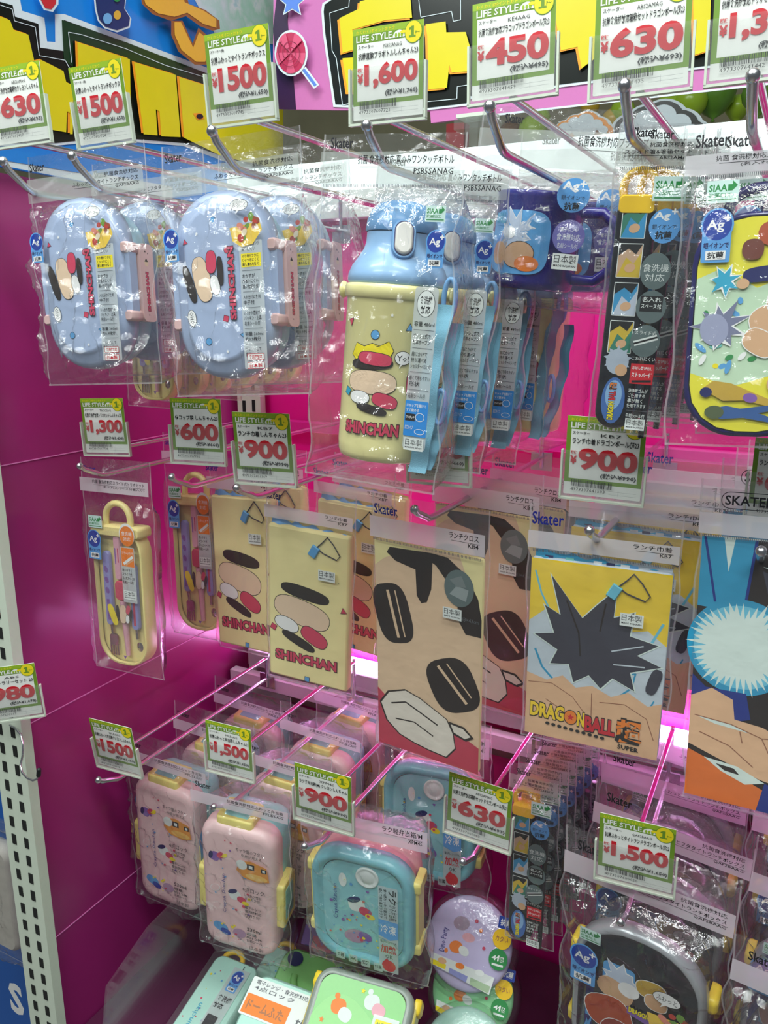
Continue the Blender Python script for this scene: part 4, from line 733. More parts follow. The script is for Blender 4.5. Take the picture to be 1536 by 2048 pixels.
# ------------------------------------------------------------------ cloth goods
FCR = fabric('fabric_cream', (240, 226, 164)); FBE = fabric('fabric_beige', (226, 194, 160)); FBK = fabric('fabric_dark', (40, 28, 26)); FRD = fabric('fabric_rose', (196, 62, 84)); FWH = fabric('fabric_white', (228, 218, 204)); FLN = fabric('fabric_lining', (120, 170, 222)); FYL = fabric('fabric_yellow', (240, 205, 60)); FPL = fabric('fabric_pale', (196, 206, 214)); FTN = fabric('fabric_tan', (222, 178, 140)); FGY = fabric('fabric_charcoal', (62, 60, 72)); FCY = fabric('fabric_cyan', (48, 150, 190)); FOR = fabric('fabric_orange', (222, 112, 44)); FNV = fabric('fabric_navy', (30, 48, 130)); FGL = fabric('fabric_glow', (214, 228, 220)); FLB = fabric('fabric_lightblue', (110, 190, 215)); FPK = fabric('fabric_skin_line', (150, 100, 76))
def pouch(name, label, p, Y, w, h, art, base, cat, group, header, lining=True, th=.010, seed=1, zt=.112, bw=None):
    t = thing(name, label, cat, group); pose(t, p, Y)
    mb = MB(); mb.rbox(w, h, .003, [(.0022, -.0012), (.0008, -.0004), (0, .001), (0, th-.003), (.002, th)], base, seg=3)
    A = Art(mb, y=-.00125, step=.00003); art(A); mb.build('pouch' if lining else 'folded_cloth', t)
    if lining:
        mb = MB(); mb.sheet(lambda a, b: ((a-.5)*w*.96, .0005+.0035*b+.0012*math.sin(a*23+seed), h/2-.004+b*(.009-.006*a)+.0012*math.sin(a*31+seed*2)), 40, 4, FLN if seed != 9 else FCY)
        if seed == 9:
            A = Art(mb, lambda x, z, e: (x, .001-e, z)); [A.rect(x, h/2-.001, x+.006, h/2+.002, m) for x, m in ((-.04, NAVY), (-.025, MINT), (-.005, WHITE), (.004, NAVY), (.014, WHITE), (.02, SKYB))]
        mb.sheet(lambda a, b: ((a-.5)*w*.98, th*.55+.001*math.sin(a*17), h/2-.004+b*(.010-.004*a)), 30, 3, base); mb.build('lining', t)
        mb = MB(); x = w*.24; z = h/2-.006
        mb.tube([(x-.010, -.002, z-.008), (x-.004, -.0022, z-.002), (x+.0, -.002, z+.003), (x+.006, -.0022, z-.003), (x+.012, -.0022, z-.012), (x+.009, -.0022, z-.016), (x-.004, -.0022, z-.012), (x-.010, -.002, z-.008)], .0005, FGY, 6); o = mb.build('drawcord', t)
        mb = MB(); mb.rbox(.0075, .0105, .0006, [(.0006, -.0034), (0, -.0028), (0, -.0015)], SKYB if seed != 9 else FLB, X=Matrix.Translation((x-.0125, 0, z-.012)) @ Matrix.Rotation(.5, 4, 'Y')); mb.build('cord_stopper', o)
    lbl(t, 'made_in_sticker', .0042, lambda A: A.made(w*.25, h*.245, .016))
    bag(t, bw or w+.008, -h/2-.006, zt, h/2+.004, .0042, th, header, seed, .0007, 24, 40, pinch=.006, fm=FILMF)
    return t
def art_cream(A):
    B = A.at((-.004, -.004), rad(-18), 1.42); B.stones(); A.outline_words('SHINCHAN', -.033, -.0555, .030, -.0445, ROSE)
    A.bits([('q', -.034, -.024, .0035, ROSE, 20), ('q', .030, .030, .0, ROSE, 0), ('q', .0, -.069, .003, SKYB, 40), ('t', .035, .005, .003, ROSE, 10)])
hdK = lambda w: (.083, .097, ('Skater', -w/2+.004, .1, .018, .007, LOGO), [('ランチ巾着', .6), ('KB7', .25)], .34)
HDC = (.079, .0905, ('Skater', -.042, .096, .017, .0068, LOGO), [('ランチ巾着', 1), ('KB7', .4)], .24)
b0 = pouch('drawstring_bag', 'cream drawstring bag with blue cord stopper in clear bag, front one of its hook', FIT['bagfront'], .64, .079, .146, art_cream, FCR, 'drawstring bag', 'cream drawstring bags', HDC, seed=2, zt=.108, bw=.086)
dup(b0, 'cream drawstring bag showing between the front one and the tall beige cloth', b0.location+Vector((.010, .075, .010)), (0, -1, -8)); dup(b0, 'cream drawstring bag rearmost behind the front one', b0.location+Vector((-.006, .14, .008)), (0, 0, -4))
d = dup(b0, 'cream drawstring bag just left of and behind the front one, red logo cut off'); pose(d, FIT['bagback'], .715); d.scale = (d.scale[0]*1.16,)*3
dup(d, 'cream drawstring bag tucked behind the left one', d.location+Vector((.004, .055, .004)), (0, 1, 0))
def art_cloth(A):
    w, h = .0472, .0952; A.rect(-w, -h, w, h, FBE)
    A.poly([(-w, .073), (-.038, .081), (-.02, .0885), (-.003, .0935), (-w+.02, .0948), (-w, .0948)], FCR); A.poly([(.028, .0948), (w, .0948), (w, .038), (.043, .055)], FCR)
    A.poly([(-.033, .091), (-.02, .0915), (.004, .0925), (.018, .0915), (.034, .080), (.044, .062), (w, .045), (w, .030), (.034, .030), (.028, .040), (.026, .058), (.018, .071), (.008, .083), (.005, .0845), (.004, .062), (.0, .050), (-.005, .048), (-.009, .054), (-.010, .076), (-.028, .080), (-.036, .086)], FBK)
    A.ell(-.031, .033, .0165, .0265, FBK, 14, 32, 3.2); A.line([(-.036, .053), (-.026, .012)], .0026, FBE); A.line([(-.029, .054), (-.020, .014)], .0012, FBE)
    A.ell(.0235, -.0185, .0215, .0240, FBK, 24, 32, 3.0); A.line([(.010, -.004), (.036, -.032)], .0026, FBE); A.line([(.018, .0), (.040, -.025)], .0012, FBE)
    A.poly([(-w, -.040), (-.03, -.054), (-.01, -.06), (.02, -.058), (w, -.070), (w, -h), (-w, -h)], FRD)
    L = [(-.044, -.054), (-.036, -.042), (-.020, -.036), (-.006, -.040), (.006, -.046), (.018, -.052), (.024, -.064), (.026, -.077), (.018, -.088), (.002, -.0865), (-.012, -.084), (-.026, -.080), (-.038, -.070)]
    A.poly([(x*1.04, -.062+(z+.062)*1.05) for x, z in L], FBK); A.poly(L, FWH); A.line([(-.034, -.052), (-.020, -.047), (-.006, -.053), (.010, -.060)], .0014, FBK); A.line([(-.030, -.066), (-.012, -.064), (.006, -.072)], .0012, FBK)
    A.poly([(.020, -.053), (.034, -.054), (.043, -.062), (.036, -.067), (.024, -.064)], FBK); A.poly([(.022, -.055), (.033, -.056), (.040, -.0615), (.035, -.065), (.025, -.062)], FWH)
    g = M('label_smoke', (96, 112, 112), .45); A.ell(.028, .068, .0125, .0155, g, 0, 28); A.poly([(.020, .062), (.034, .058), (.036, .068), (.026, .070)], M('smoke_line', (150, 160, 160), .5)); A.poly([(.020, .074), (.030, .079), (.034, .070), (.026, .069)], M('smoke_line2', (120, 130, 130), .5)); A.text('サイズ 43×43cm', .018, .041, .045, .0455, INKG, .0)
HDCL = (.0985, .116, ('Skater', -.045, .1185, .021, .0085, LOGO), [('ランチクロス', 1), ('KB4', .35)], .24, 1)
b0 = pouch('lunch_cloth', 'tall folded beige cloth with dark patches in clear bag, front one of its hook', FIT['cloth'], .60, .0945, .1905, art_cloth, FCR, 'lunch cloth', 'folded beige lunch cloths', HDCL, False, .006, 3, .133, .101)
for i in range(3): dup(b0, 'folded beige cloth with dark patches, %s' % ['behind and right of the front one', 'third from the front on its hook', 'rearmost on its hook'][i], b0.location+Vector((.014+.012*i, .10+.045*i, .012)), (0, .5*i, 0))
def art_spiky(A):
    w, h = .0494, .0715; A.rect(-w, -h, w, h, FPL)
    A.poly([(-w, h), (w, h), (w, .018), (.036, .028), (.02, .024), (.004, .034), (-.02, .026), (-.036, .034), (-w, .022)], FYL)
    A.line([(-.046, .062), (-.041, .045), (-.035, .034)], .0014, FLB); A.line([(-.044, .0), (-.038, -.014), (-.026, -.026)], .0016, FCY); A.line([(.046, .035), (.036, .012), (.022, .006)], .0018, FLB); A.line([(.018, -.028), (.028, -.018), (.030, -.006), (.024, -.008)], .0012, FCY); A.line([(.044, -.025), (.036, -.045)], .001, FCY)
    # dark many-pointed burst over sandy hills
    P = [(-.034, .060), (-.010, .030), (.0, .042), (.013, .056), (.012, .034), (.026, .040), (.024, .022), (.044, .018), (.030, .008), (.047, .002), (.026, -.006), (.030, -.020), (.014, -.013), (.006, -.023), (-.003, -.014), (-.014, -.022), (-.018, -.008), (-.032, -.010), (-.027, .002), (-.045, .012), (-.030, .015), (-.038, .036), (-.026, .030)]
    cx, cz = -.002, .012; A.poly([(cx+(x-cx)*1.04, cz+(z-cz)*1.04) for x, z in P], FGL); A.poly(P, FGY)
    A.line([(-.022, .042), (-.012, .018), (-.010, .0)], .0012, FBK); A.line([(.006, .044), (.003, .022)], .0012, FBK); A.line([(.034, .016), (.012, .008)], .001, FPL); A.line([(.036, .0), (.014, -.002)], .001, FPL)
    A.poly([(-w, -.020), (-.034, -.024), (-.022, -.018), (-.012, -.026), (0, -.022), (.014, -.028), (.026, -.022), (.04, -.030), (w, -.026), (w, -h), (-w, -h)], FTN)
    for L in ([(-.048, -.028), (-.03, -.026), (-.014, -.034), (-.004, -.046)], [(.0, -.028), (.001, -.058)], [(.006, -.034), (.024, -.032), (.04, -.040), (.046, -.056)], [(-.034, -.040), (-.022, -.046)], [(.02, -.046), (.032, -.050)]): A.line(L, .0006, FPK)
    A.ell(.043, -.010, .0042, .0105, FGY, -15, 14, 3); A.db_logo(-.046, -.067, .038, -.043)
HDD = (.0795, .0925, ('Skater', -.050, .0975, .023, .0095, LOGO), [('ランチ巾着', 1), ('KB7', .3)], .24, 1)
b0 = pouch('drawstring_bag', 'yellow-topped drawstring bag with dark starburst in clear bag, front one of its hook', FIT['DBbag'], .60, .099, .144, art_spiky, FPL, 'drawstring bag', 'yellow-topped drawstring bags', HDD, seed=9, zt=.112, bw=.107)
for i in range(4): dup(b0, 'yellow-topped drawstring bag with dark starburst, %s' % ['right behind the front one', 'third from the front', 'fourth from the front', 'rearmost on its hook'][i], b0.location+Vector((.012+.012*i, .07+.045*i, .010+.003*i)), (0, 1, 1))
def art_blue(A):
    w, h = .0472, .0952; A.rect(-w, -h, w, h, FBK)
    A.poly([(-w, h), (-.012, h), (-.016, .052), (-.030, .045), (-w, .046)], FCY); A.poly([(-.033, h), (-.026, h), (-.029, .072)], FGL); A.line([(-w+.002, h), (-.036, .050)], .0016, FNV); A.line([(-.013, h), (-.017, .050)], .0018, FNV)
    A.poly([(-.008, .075), (.020, .066), (w, .050), (w, .030), (.024, .026), (-.004, .060)], FGY); A.poly([(-.008, .078), (.022, .074), (w, .064), (w, .058), (.02, .066)], FGL); A.poly([(.03, h), (.04, h), (.040, .072), (.034, .074)], FGL)
    A.poly([(.012, .030), (w, .056), (w, .040), (.02, .018)], FCY)
    A.ell(-.018, .020, .0345, .034, FCY, 0, 40); A.ell(-.018, .020, .030, .0295, FLB, 0, 40); st = random.getstate(); random.seed(2); A.star(-.018, .020, .032, FGL, 44, .72, 0, .25); random.setstate(st); A.ell(-.021, .020, .019, .020, FGL, 0, 32)
    A.poly([(-w, -.004), (-.038, -.012), (-.012, -.012), (-.008, -.030), (-w, -.045)], FNV)
    A.poly([(-w, -.020), (-.034, -.012), (-.02, -.018), (-.018, -.032), (0, -.034), (.014, -.040), (w, -.034), (w, -.080), (.0, -.072), (-.03, -.062), (-w, -.056)], FTN); A.poly([(-.044, -.034), (-.02, -.036), (-.008, -.040), (-.03, -.038)], FGL); A.poly([(.008, -.046), (.03, -.040), (w, -.040), (w, -.046), (.022, -.050)], FGL)
    for L in ([(-.044, -.034), (-.02, -.036), (0, -.042), (.012, -.040), (.02, -.036)], [(0, -.042), (.008, -.058), (.022, -.066)], [(-.04, -.046), (-.02, -.052), (-.004, -.064)], [(-.014, -.040), (-.012, -.048)]): A.line(L, .0007, FPK)
    A.poly([(-w, -.060), (-.03, -.066), (0, -.078), (.010, -.082), (.002, -h), (-w, -h)], FOR); A.poly([(-.036, -.064), (-.014, -.066), (.004, -.074), (-.008, -.078), (-.024, -.072)], FGL); A.poly([(-.028, -.067), (-.016, -.068), (-.012, -.072), (-.022, -.071)], FBK)
    A.poly([(.004, -.074), (.02, -.078), (w, -.082), (w, -h), (.0, -h)], FNV)
HDB = (.0975, .112, ('SKATER', -.034, .118, .030, .0065, LOGOK), [('', 1)], .0, 1)
b0 = pouch('lunch_cloth', 'tall folded cloth with blue radiating disc in clear bag, at the picture edge', FIT['DBcloth'], .59, .0945, .1905, art_blue, FGL, 'lunch cloth', 'folded cloths with a blue disc', HDB, False, .006, 7, .134, .101)
b0.location.x += .004
for i in range(3): dup(b0, 'folded cloth with blue radiating disc, %s' % ['right behind the front one', 'third from the front', 'rearmost on its hook'][i], b0.location+Vector((.008+.006*i, .06+.055*i, .006)))
# ------------------------------------------------------------------ pink lunch boxes with yellow clasps
PNK = M('lid_pink', (236, 200, 200), .35, coat=.15); TEAL = M('base_teal', (150, 208, 210), .38); YCL = M('clasp_yellow', (240, 226, 130), .38); TWIN = M('clasp_window', (140, 202, 196), .38)
FR = {'top': Matrix(((1, 0, 0, 0), (0, 0, 1, 0), (0, -1, 0, 0), (0, 0, 0, 1))), 'right': Matrix(((0, -1, 0, 0), (1, 0, 0, 0), (0, 0, 1, 0), (0, 0, 0, 1))), 'left': Matrix(((0, 1, 0, 0), (-1, 0, 0, 0), (0, 0, 1, 0), (0, 0, 0, 1))), 'bottom': Matrix(((1, 0, 0, 0), (0, 0, -1, 0), (0, 1, 0, 0), (0, 0, 0, 1)))}
def clasp(t, side, loc, w, h, win=True):
    mb = MB(); X = Matrix.Translation(loc) @ FR[side]
    mb.rbox(w, h, .004, [(.0018, -.0075), (.0006, -.007), (0, -.0056), (0, .001)], YCL, X=X)
    if win: a = .66; mb.rbox(w*a, h*.7, .002, [(.0004, -.0078), (0, -.0073), (0, -.006)], TWIN, X=X)
    return mb.build('clasp', t)
def motif_small(A, c):
    A.ell(0, 0, .006, .0052, c, 0, 18, 2.6); A.ell(.005, -.005, .0045, .0035, ROSE, -30, 16, 2.4); A.ell(-.001, .0045, .005, .0024, NAVY, 10, 16); A.ell(.0075, -.009, .0035, .0022, YEL, -20, 14)
def sprinkle(A, w, h, n, seed):
    rg = random.Random(seed); A.bits([(rg.choice('hdsd'), (rg.random()-.5)*w, (rg.random()-.5)*h, .0008+.0012*rg.random(), rg.choice((ROSE, PURP, SKYB, YEL)), 0) for _ in range(n)])
def pink_box(label, p, Y):
    t = thing('lunch_box', label, 'lunch box', 'pink lunch boxes with yellow clasps'); pose(t, p, Y); w, h = .082, .162
    mb = MB(); mb.rbox(w-.003, h-.003, .017, [(.001, .019), (0, .020), (.001, .044), (.004, .051), (.008, .053)], TEAL); mb.build('base', t)
    mb = MB(); mb.rbox(w, h, .019, [(.010, -.0030), (.007, -.0027), (.0035, -.0014), (.001, .002), (0, .006), (0, .018), (.0012, .0195)], PNK)
    A = Art(mb, y=-.0031); B = A.at((-.003, -.004)); motif_small(B.at((0, 0), .3, 1.15), PALE); motif_small(B.at((-.021, .045), 1.2), PURP); B.ell(-.018, -.048, .0085, .0058, SKYB, -20, 18, 2.4); B.ell(-.0125, -.053, .006, .004, AGB, -20, 16); B.ell(.0035, -.050, .0075, .0060, M('motif_mauve', (176, 140, 170), .5), 10, 18); B.ell(-.022, .004, .006, .0045, WHITE, 30, 16); B.ell(-.022, .004, .0055, .004, PNK, 30, 16)
    sprinkle(A.at((-.012, 0)), .05, .13, 26, 3); A.text('Crayon Shinchan', -.017, -.030, -.012, .022, LOGO, .0, 1, True, 90); mb.build('lid', t)
    clasp(t, 'top', (-.004, .017, h/2-.0005), .040, .031); clasp(t, 'right', (w/2-.0005, .018, -.012), .030, .056); clasp(t, 'left', (-w/2+.0005, .018, -.012), .030, .056)
    def L(A):
        A.text('キャラ盤のフタと', .0, .0555, .030, .0605, INK, .0); A.text('中身が見える', .006, .050, .028, .054, INK, .0)
        am = M('food_amber', (226, 150, 60), .5); A.poly([(.0, .032), (.004, .044), (.016, .047), (.033, .043), (.036, .026), (.024, .022), (.008, .024)], am); A.ell(.006, .040, .006, .006, PALE); A.rect(.012, .036, .020, .043, INK); A.rect(.014, .0375, .018, .0415, PALE); A.rect(.027, .036, .033, .041, INK); A.rect(.0285, .037, .0315, .040, PALE); A.ell(.022, .028, .012, .004, M('food_amber2', (238, 190, 100), .5))
        A.text('4点ロック', .006, .006, .030, .0125, INK, .0); A.lines(['しっかり密封', 'パッキン付'], .008, .004, .030, .0048, INK)
        A.lines(['電子レンジ', '食洗機対応', '仕切り付'], .008, -.012, .032, .0052, INK); A.text('530ml', .010, -.046, .026, -.041, INK, .02); A.lines(['容量', '約1.2杯', '名前シール'], .009, -.048, .032, .0046, INK); A.text('日本製', .012, -.0705, .028, -.0655, INK, .0)
    lbl(t, 'info_sticker', .0042, L); mb = MB(); X = Matrix.Translation((-w/2-.0066, .020, .012)) @ FR['left']; A = Art(mb, lambda x, z, e: tuple(X @ Vector((x, -e, z))), step=.0001); A.badge(0, .02, .022); mb.build('badge_sticker', t)
    bag(t, .106, -.090, .136, .100, .0052, .056, (.1015, .1155, ('Skater', -.046, .121, .017, .0065, LOGOK), [('抗菌食洗機対応ふわっと弁当箱', 1), ('PFLB6AG', .35)], .56), 11, .003, xo=.003, pinch=.02)
    return t
b0 = pink_box('pink lunch box with yellow clasps in clear bag, front one of its hook', FIT['pinkF'], .605); b0.scale = (b0.scale[0]*1.05,)*3; b0.location.z += .004
for i in range(3): dup(b0, 'pink lunch box with yellow clasps, %s behind the front one, seen from above' % ['first', 'second', 'rearmost'][i], b0.location+Vector((.000, .083*(i+1), .001)), (0, 1-i, -4*(i+1)))
c0 = dup(b0, 'pink lunch box in clear bag nearest the side panel, front one of its hook'); pose(c0, FIT['pinkL'], .655); c0.scale = (c0.scale[0]*1.05,)*3; c0.location.z += .004
for i in range(2): dup(c0, 'pink lunch box nearest the side panel, %s behind the front one' % ['directly', 'rearmost'][i], c0.location+Vector((.002, .083*(i+1), .001)), (0, 1, 0))
# ------------------------------------------------------------------ teal lunch boxes
TLD = M('lid_teal', (126, 190, 200), .32, coat=.2); TLP = M('lid_teal_panel', (142, 202, 208), .4); PKB = M('base_pink', (238, 168, 176), .4)
def teal_box(label, p, Y):
    t = thing('lunch_box', label, 'lunch box', 'teal lunch boxes with pink base'); pose(t, p, Y); w, h = .108, .136
    mb = MB(); mb.rbox(w-.004, h-.004, .032, [(.0, .012), (0, .020), (.001, .021), (.001, .024), (0, .025), (.002, .042), (.006, .052), (.012, .056)], PKB); mb.build('base', t)
    mb = MB(); mb.rbox(w, h, .034, [(.0125, .0012), (.0115, .001), (.0095, -.0018), (.006, -.0028), (.0025, -.0018), (.0005, .002), (0, .005), (0, .0125), (.002, .0135)], TLD, caps=(0, 0)); mb.rbox(w-.025, h-.025, .023, [(0, .0012)], TLP, caps=(1, 0))
    A = Art(mb, y=.0010); motif_small(A.at((-.006, .004), .2, 1.5), PALE); A.ell(-.008, -.036, .0125, .0085, M('motif_mauve', (176, 140, 170), .5), 12, 22); A.ell(.002, -.034, .0075, .0055, PURP, -20, 18); A.ell(-.020, .032, .0042, .0085, PALE, 0, 18); sprinkle(A.at((-.010, -.006)), .052, .085, 30, 8); A.text('Crayon Shinchan', -.031, -.018, -.025, .026, LOGO, .0, 1, True, 90); LD = mb.build('lid', t)
    mb = MB(); X = Matrix.Translation((.006, .001, .042)) @ Matrix.Rotation(math.pi/2, 4, 'X'); mb.lathe([(.0120, 0), (.0118, .0016), (.0106, .0018), (.009, .0008), (.007, .0008), (.0062, .0014), (.0001, .0014)], PALE, 28, X, (0, 0)); mb.build('steam_valve', LD)
    for sx, sd in ((1, 'right'), (-1, 'left')):
        mb = MB(); X = Matrix.Translation((sx*(w/2-.001), .016, 0)) @ FR[sd]; mb.rbox(.022, .088, .004, [(.001, -.0036), (0, -.0026), (0, .001)], YCL, X=X)
        for z in (-.038, .038): mb.rbox(.026, .014, .004, [(.0015, -.006), (0, -.0045), (0, .001)], YCL, (0, z), X)
        mb.build('clasp', t)
    def L(A):
        A.rect(.0185, -.066, .0385, .041, STK, .001); A.text('ラク', .029, .021, .0375, .038, INK, .02, 1, True, -90); A.text('かる弁当箱', .0295, .001, .0375, .020, INK, .0, 1, True, -90); A.text('食べ終わったら重ねて', .024, .002, .0275, .038, INK, .01, 1, True, -90); A.text('軽くて持ち運びラクラク', .0195, .002, .023, .038, INK, .01, 1, True, -90)
        A.poly([(.0185, .0), (.0385, -.001), (.0385, -.021), (.030, -.0245), (.0185, -.020)], AGL); A.text('冷凍', .0205, -.0165, .0365, -.0055, WHITE, .01); A.text('電子レンジOK', .0200, -.0285, .0370, -.0255, INK, .0); A.text('加熱', .0205, -.0415, .0365, -.031, RED, .02); A.text('OK', .025, -.048, .033, -.043, INK, .0); A.ell(.0285, -.0575, .0072, .0072, RED); A.poly([(.022, -.054), (.0265, -.048), (.030, -.052)], RED)
        for i in range(4): x = -.028+.0135*i; A.rect(x, -.0645-.001*i, x+.0095, -.0545-.001*i, STK, .001); A.text('耐熱冷凍'[i]+'%d' % (i+1) if False else ['食器', '米', '薄', '付属'][i], x+.0012, -.0615-.001*i, x+.0083, -.0565-.001*i, INK, .02)
    lbl(t, 'info_sticker', .0042, L)
    bag(t, .130, -.080, .126, .088, .0052, .059, (.0885, .112, None, [('ラク軽弁当箱/M', 1), ('XPM4S', .35)], .3), 12, .003, xo=.003, pinch=.02)
    return t
b0 = teal_box('teal lunch box with pink base in clear bag, front one of its hook', FIT['teal'], .625)
d = dup(b0, 'teal lunch box hanging further back behind the tag reading 630'); pose(d, FIT['teal2'], .76)
# ------------------------------------------------------------------ black and navy round-shouldered lunch boxes
DGL = M('lid_black', (30, 30, 36), .16, 0, .5, coat=.5); RIM = M('rim_silver', (176, 180, 184), .28, .35); CLB = film('clear_box', .22, bump=.1, hz=(150, 146, 140), rough=.1); YKN = M('knob_yellow', (246, 214, 60), .35); NVL = M('lid_navy', (54, 48, 120), .2, coat=.4)
def round_box(label, p, Y, lid=DGL, name='black lunch boxes in clear bags'):
    t = thing('lunch_box', label, 'lunch box', name); pose(t, p, Y); w, h = .099, .158
    mb = MB(); mb.rbox(w-.004, h-.004, .043, [(.0, .012), (0, .03), (.004, .045), (.009, .050)], CLB); mb.build('base', t)
    mb = MB(); mb.rbox(w, h, .045, [(.0055, -.0008), (.0035, -.0016), (.001, .0005), (0, .004), (0, .011), (.002, .013)], RIM, caps=(0, 1)); mb.rbox(w-.011, h-.011, .040, [(.013, -.0062), (.0105, -.0060), (.007, -.0042), (.002, -.0010), (0, -.0008)], lid, caps=(1, 0))
    A = Art(mb, y=-.0064); w2 = .036; random.seed(12)
    A.rect(-.036, -.060, -.030, .030, NAVY); A.text('FIRE', -.0355, -.05, -.0305, .0, SKYB, .03, 1, True, 90); A.rect(-.024, .022, .0, .050, SKYB, .004); A.burst(-.012, .036, .017, M('mug_silver', (196, 208, 226), .4), WHITE, 9, .5, 80, .5); A.ell(-.014, .024, .014, .010, TAN, -20, 22, 2.5); A.ell(-.004, .030, .008, .007, WHITE, 0, 20)
    for x, z, a, b, m, r in ((-.018, .0, .018, .016, M('art_rust', (176, 76, 40), .5), 20), (-.008, -.022, .016, .018, M('art_brick', (150, 56, 40), .5), -10), (.012, .040, .011, .008, M('art_gold', (196, 160, 60), .5), 10), (.016, .030, .008, .007, TAN, 0), (.010, -.010, .013, .010, SKYB, 0), (.006, -.030, .012, .009, M('art_gold', (1, 1, 1)), 10), (.008, -.048, .015, .010, TAN, 0), (-.018, -.048, .012, .014, MATS['art_brick'], 0)): A.ell(x, z, a+.0006, b+.0006, WHITE, r, 22, 2.5); A.ell(x, z, a, b, m, r, 22, 2.5)
    A.star(.010, -.008, .011, WHITE, 7, .5, 60, .5); A.star(.010, -.008, .010, CYAN, 7, .5, 60, .5); A.star(.004, -.022, .010, INK, 8, .5, 40, .4)
    A.poly([(-.004, .016), (.030, .010), (.030, .002), (-.004, .009)], PURP); A.outline_words('DRAGON', -.003, .0105, .0125, .0165, YEL); A.outline_words('BALL', .013, .007, .027, .013, RED); mb.build('lid', t)
    for sx, sd in ((1, 'right'), (-1, 'left')):
        mb = MB(); X = Matrix.Translation((sx*(w/2-.0005), .018, -.004)) @ FR[sd]; mb.rbox(.020, .066, .003, [(.001, -.0026), (0, -.0018), (0, .001)], CLB, X=X)
        for z in (-.036, .036): mb.rbox(.021, .015, .005, [(.003, -.0062), (.0008, -.005), (0, -.003), (0, .001)], YKN, (0, z), X)
        mb.build('clasp', t)
    lbl(t, 'badge_sticker', .0102, lambda A: A.badge(-.038, .040, .021)); lbl(t, 'certification_sticker', .0102, lambda A: A.siaa(-.034, .070, .016))
    def L(A):
        A.rect(.0165, -.075, .040, .006, STK, .001); A.lines(ROWS1[:2], .019, .004, .038, .0046, INK); A.rect(.018, -.0185, .0385, -.0065, YEL, .0005); A.lines(['のり巻がフタに', 'くっつきにくく'], .0195, -.0075, .037, .005, INK, .02); A.lines(ROWS1[2:], .019, -.021, .038, .0046, INK); A.food(.028, .020, .034); A.bubble(.024, .043, .020, 'ふわっと', .6)
    lbl(t, 'info_sticker', .0098, L)
    bag(t, .122, -.092, .150, .106, .0108, .0515, (.111, .131, ('Skater', -.050, .136, .020, .0085, LOGOK), [('抗菌食洗機対応', .5), ('ふわっとフタタイトランチボックス', 1), ('QAF2BAAG', .35)], .5), 14, .0026, xo=.0, pinch=.018)
    return t
b0 = round_box('black round-shouldered lunch box in clear bag, front one of its hook', FIT['DBround'], .645); b0.scale = (b0.scale[0]*1.07,)*3; b0.location += Vector((.004, .004, .004))
for i in range(3): dup(b0, 'black round-shouldered lunch box, %s' % ['right behind the front one', 'third from the front', 'rearmost on its hook'][i], b0.location+Vector((.004-.002*i, .079*(i+1), .004)), (0, 1.5*(-1)**i, 0))
c0 = round_box('navy round-shouldered lunch box in clear bag, frontmost at the right picture edge', FIT['DBround'], .60, NVL, 'navy lunch boxes at the picture edge'); c0.location = Vector((.064, .60, .868))
for i in range(3): dup(c0, 'navy round-shouldered lunch box at the right picture edge, %s' % ['second from the front', 'third from the front', 'rearmost'][i], c0.location+Vector((.003+.003*i, .078*(i+1), .026+.012*i)), (0, 1.5*(-1)**i, 0))
# ------------------------------------------------------------------ loose packs on the bottom shelf
def lay(name, label, cat, u, v, Y, rx, rz, ry=0, group=None):
    t = thing(name, label, cat, group, atY(u, v, Y)); t.rotation_mode = 'YXZ'; t.rotation_euler = (rad(rx), rad(ry), rad(rz)); return t
MNT = M('pack_mint', (176, 222, 206), .4); GRB = M('box_green', (120, 196, 104), .3, sub=.1); GLID = M('lid_green', (140, 208, 122), .35); LVL = M('lid_lavender', (206, 196, 232), .35); BWL = M('bowl_white', (226, 230, 236), .35); BWG = M('bowl_green', (150, 220, 160), .3, sub=.2); BRN = M('food_print', (170, 110, 70), .5)
t = lay('cutlery_pack', 'mint cutlery pack with yellow loop lying on the bottom shelf, at left', 'cutlery case', 392, 2060, .60, -76, 2, 0)
mb = MB(); mb.rbox(.066, .190, .012, [(.002, 0), (0, .002), (0, .016), (.002, .018)], MNT)
A = Art(mb, y=.0); sprinkle(A.at((-.012, 0)), .03, .16, 24, 4); A.text('Crayon Shinchan', -.018, -.04, -.010, .03, CYAN, .0, 1, True, 90); A.line([(.012, .09), (.012, -.09)], .0008, INK); mb.build('case', t)
mb = MB(); mb.tube([(.014*math.cos(a)-.012, .007, .094+.013*math.sin(a)) for a in [math.pi*(1-k/10) for k in range(11)]], .0035, GOLD, 10); mb.build('loop_handle', t)
lbl(t, 'info_sticker', .0015, lambda A: (A.rect(.0, -.085, .024, .085, STK, .001), A.badge(.012, .068, .016), A.text('食洗機', .002, .040, .022, .048, INK, .02), A.text('対応', .002, .031, .016, .038, INK, .02), A.rect(.003, .005, .018, .022, INK, .001), A.lines(['洗いやすく', 'スライド式', None, '名前シール付'], .002, .0, .022, .007, INK), A.rect(.002, -.07, .02, -.03, PALE, .001)))
mb = MB(); mb.rbox(.078, .215, .004, [(.001, -.003), (0, 0), (0, .020)], CLEAR); mb.build('clear_sleeve', t)
d = dup(t, 'mint cutlery pack just behind the left one, only its yellow loop showing', t.location+Vector((.045, .055, -.012)), (0, 0, 0))
t = lay('lunch_box', 'lunch box with white and orange band lying between the mint pack and the green box', 'lunch box', 545, 2085, .56, -66, 4, 0)
mb = MB(); mb.rbox(.10, .12, .016, [(.003, 0), (0, .003), (0, .028), (.004, .032)], MNT); A = Art(mb, y=0); A.rect(-.04, -.055, .04, .005, SLT if False else M('art_slate', (90, 94, 112), .45), .006)
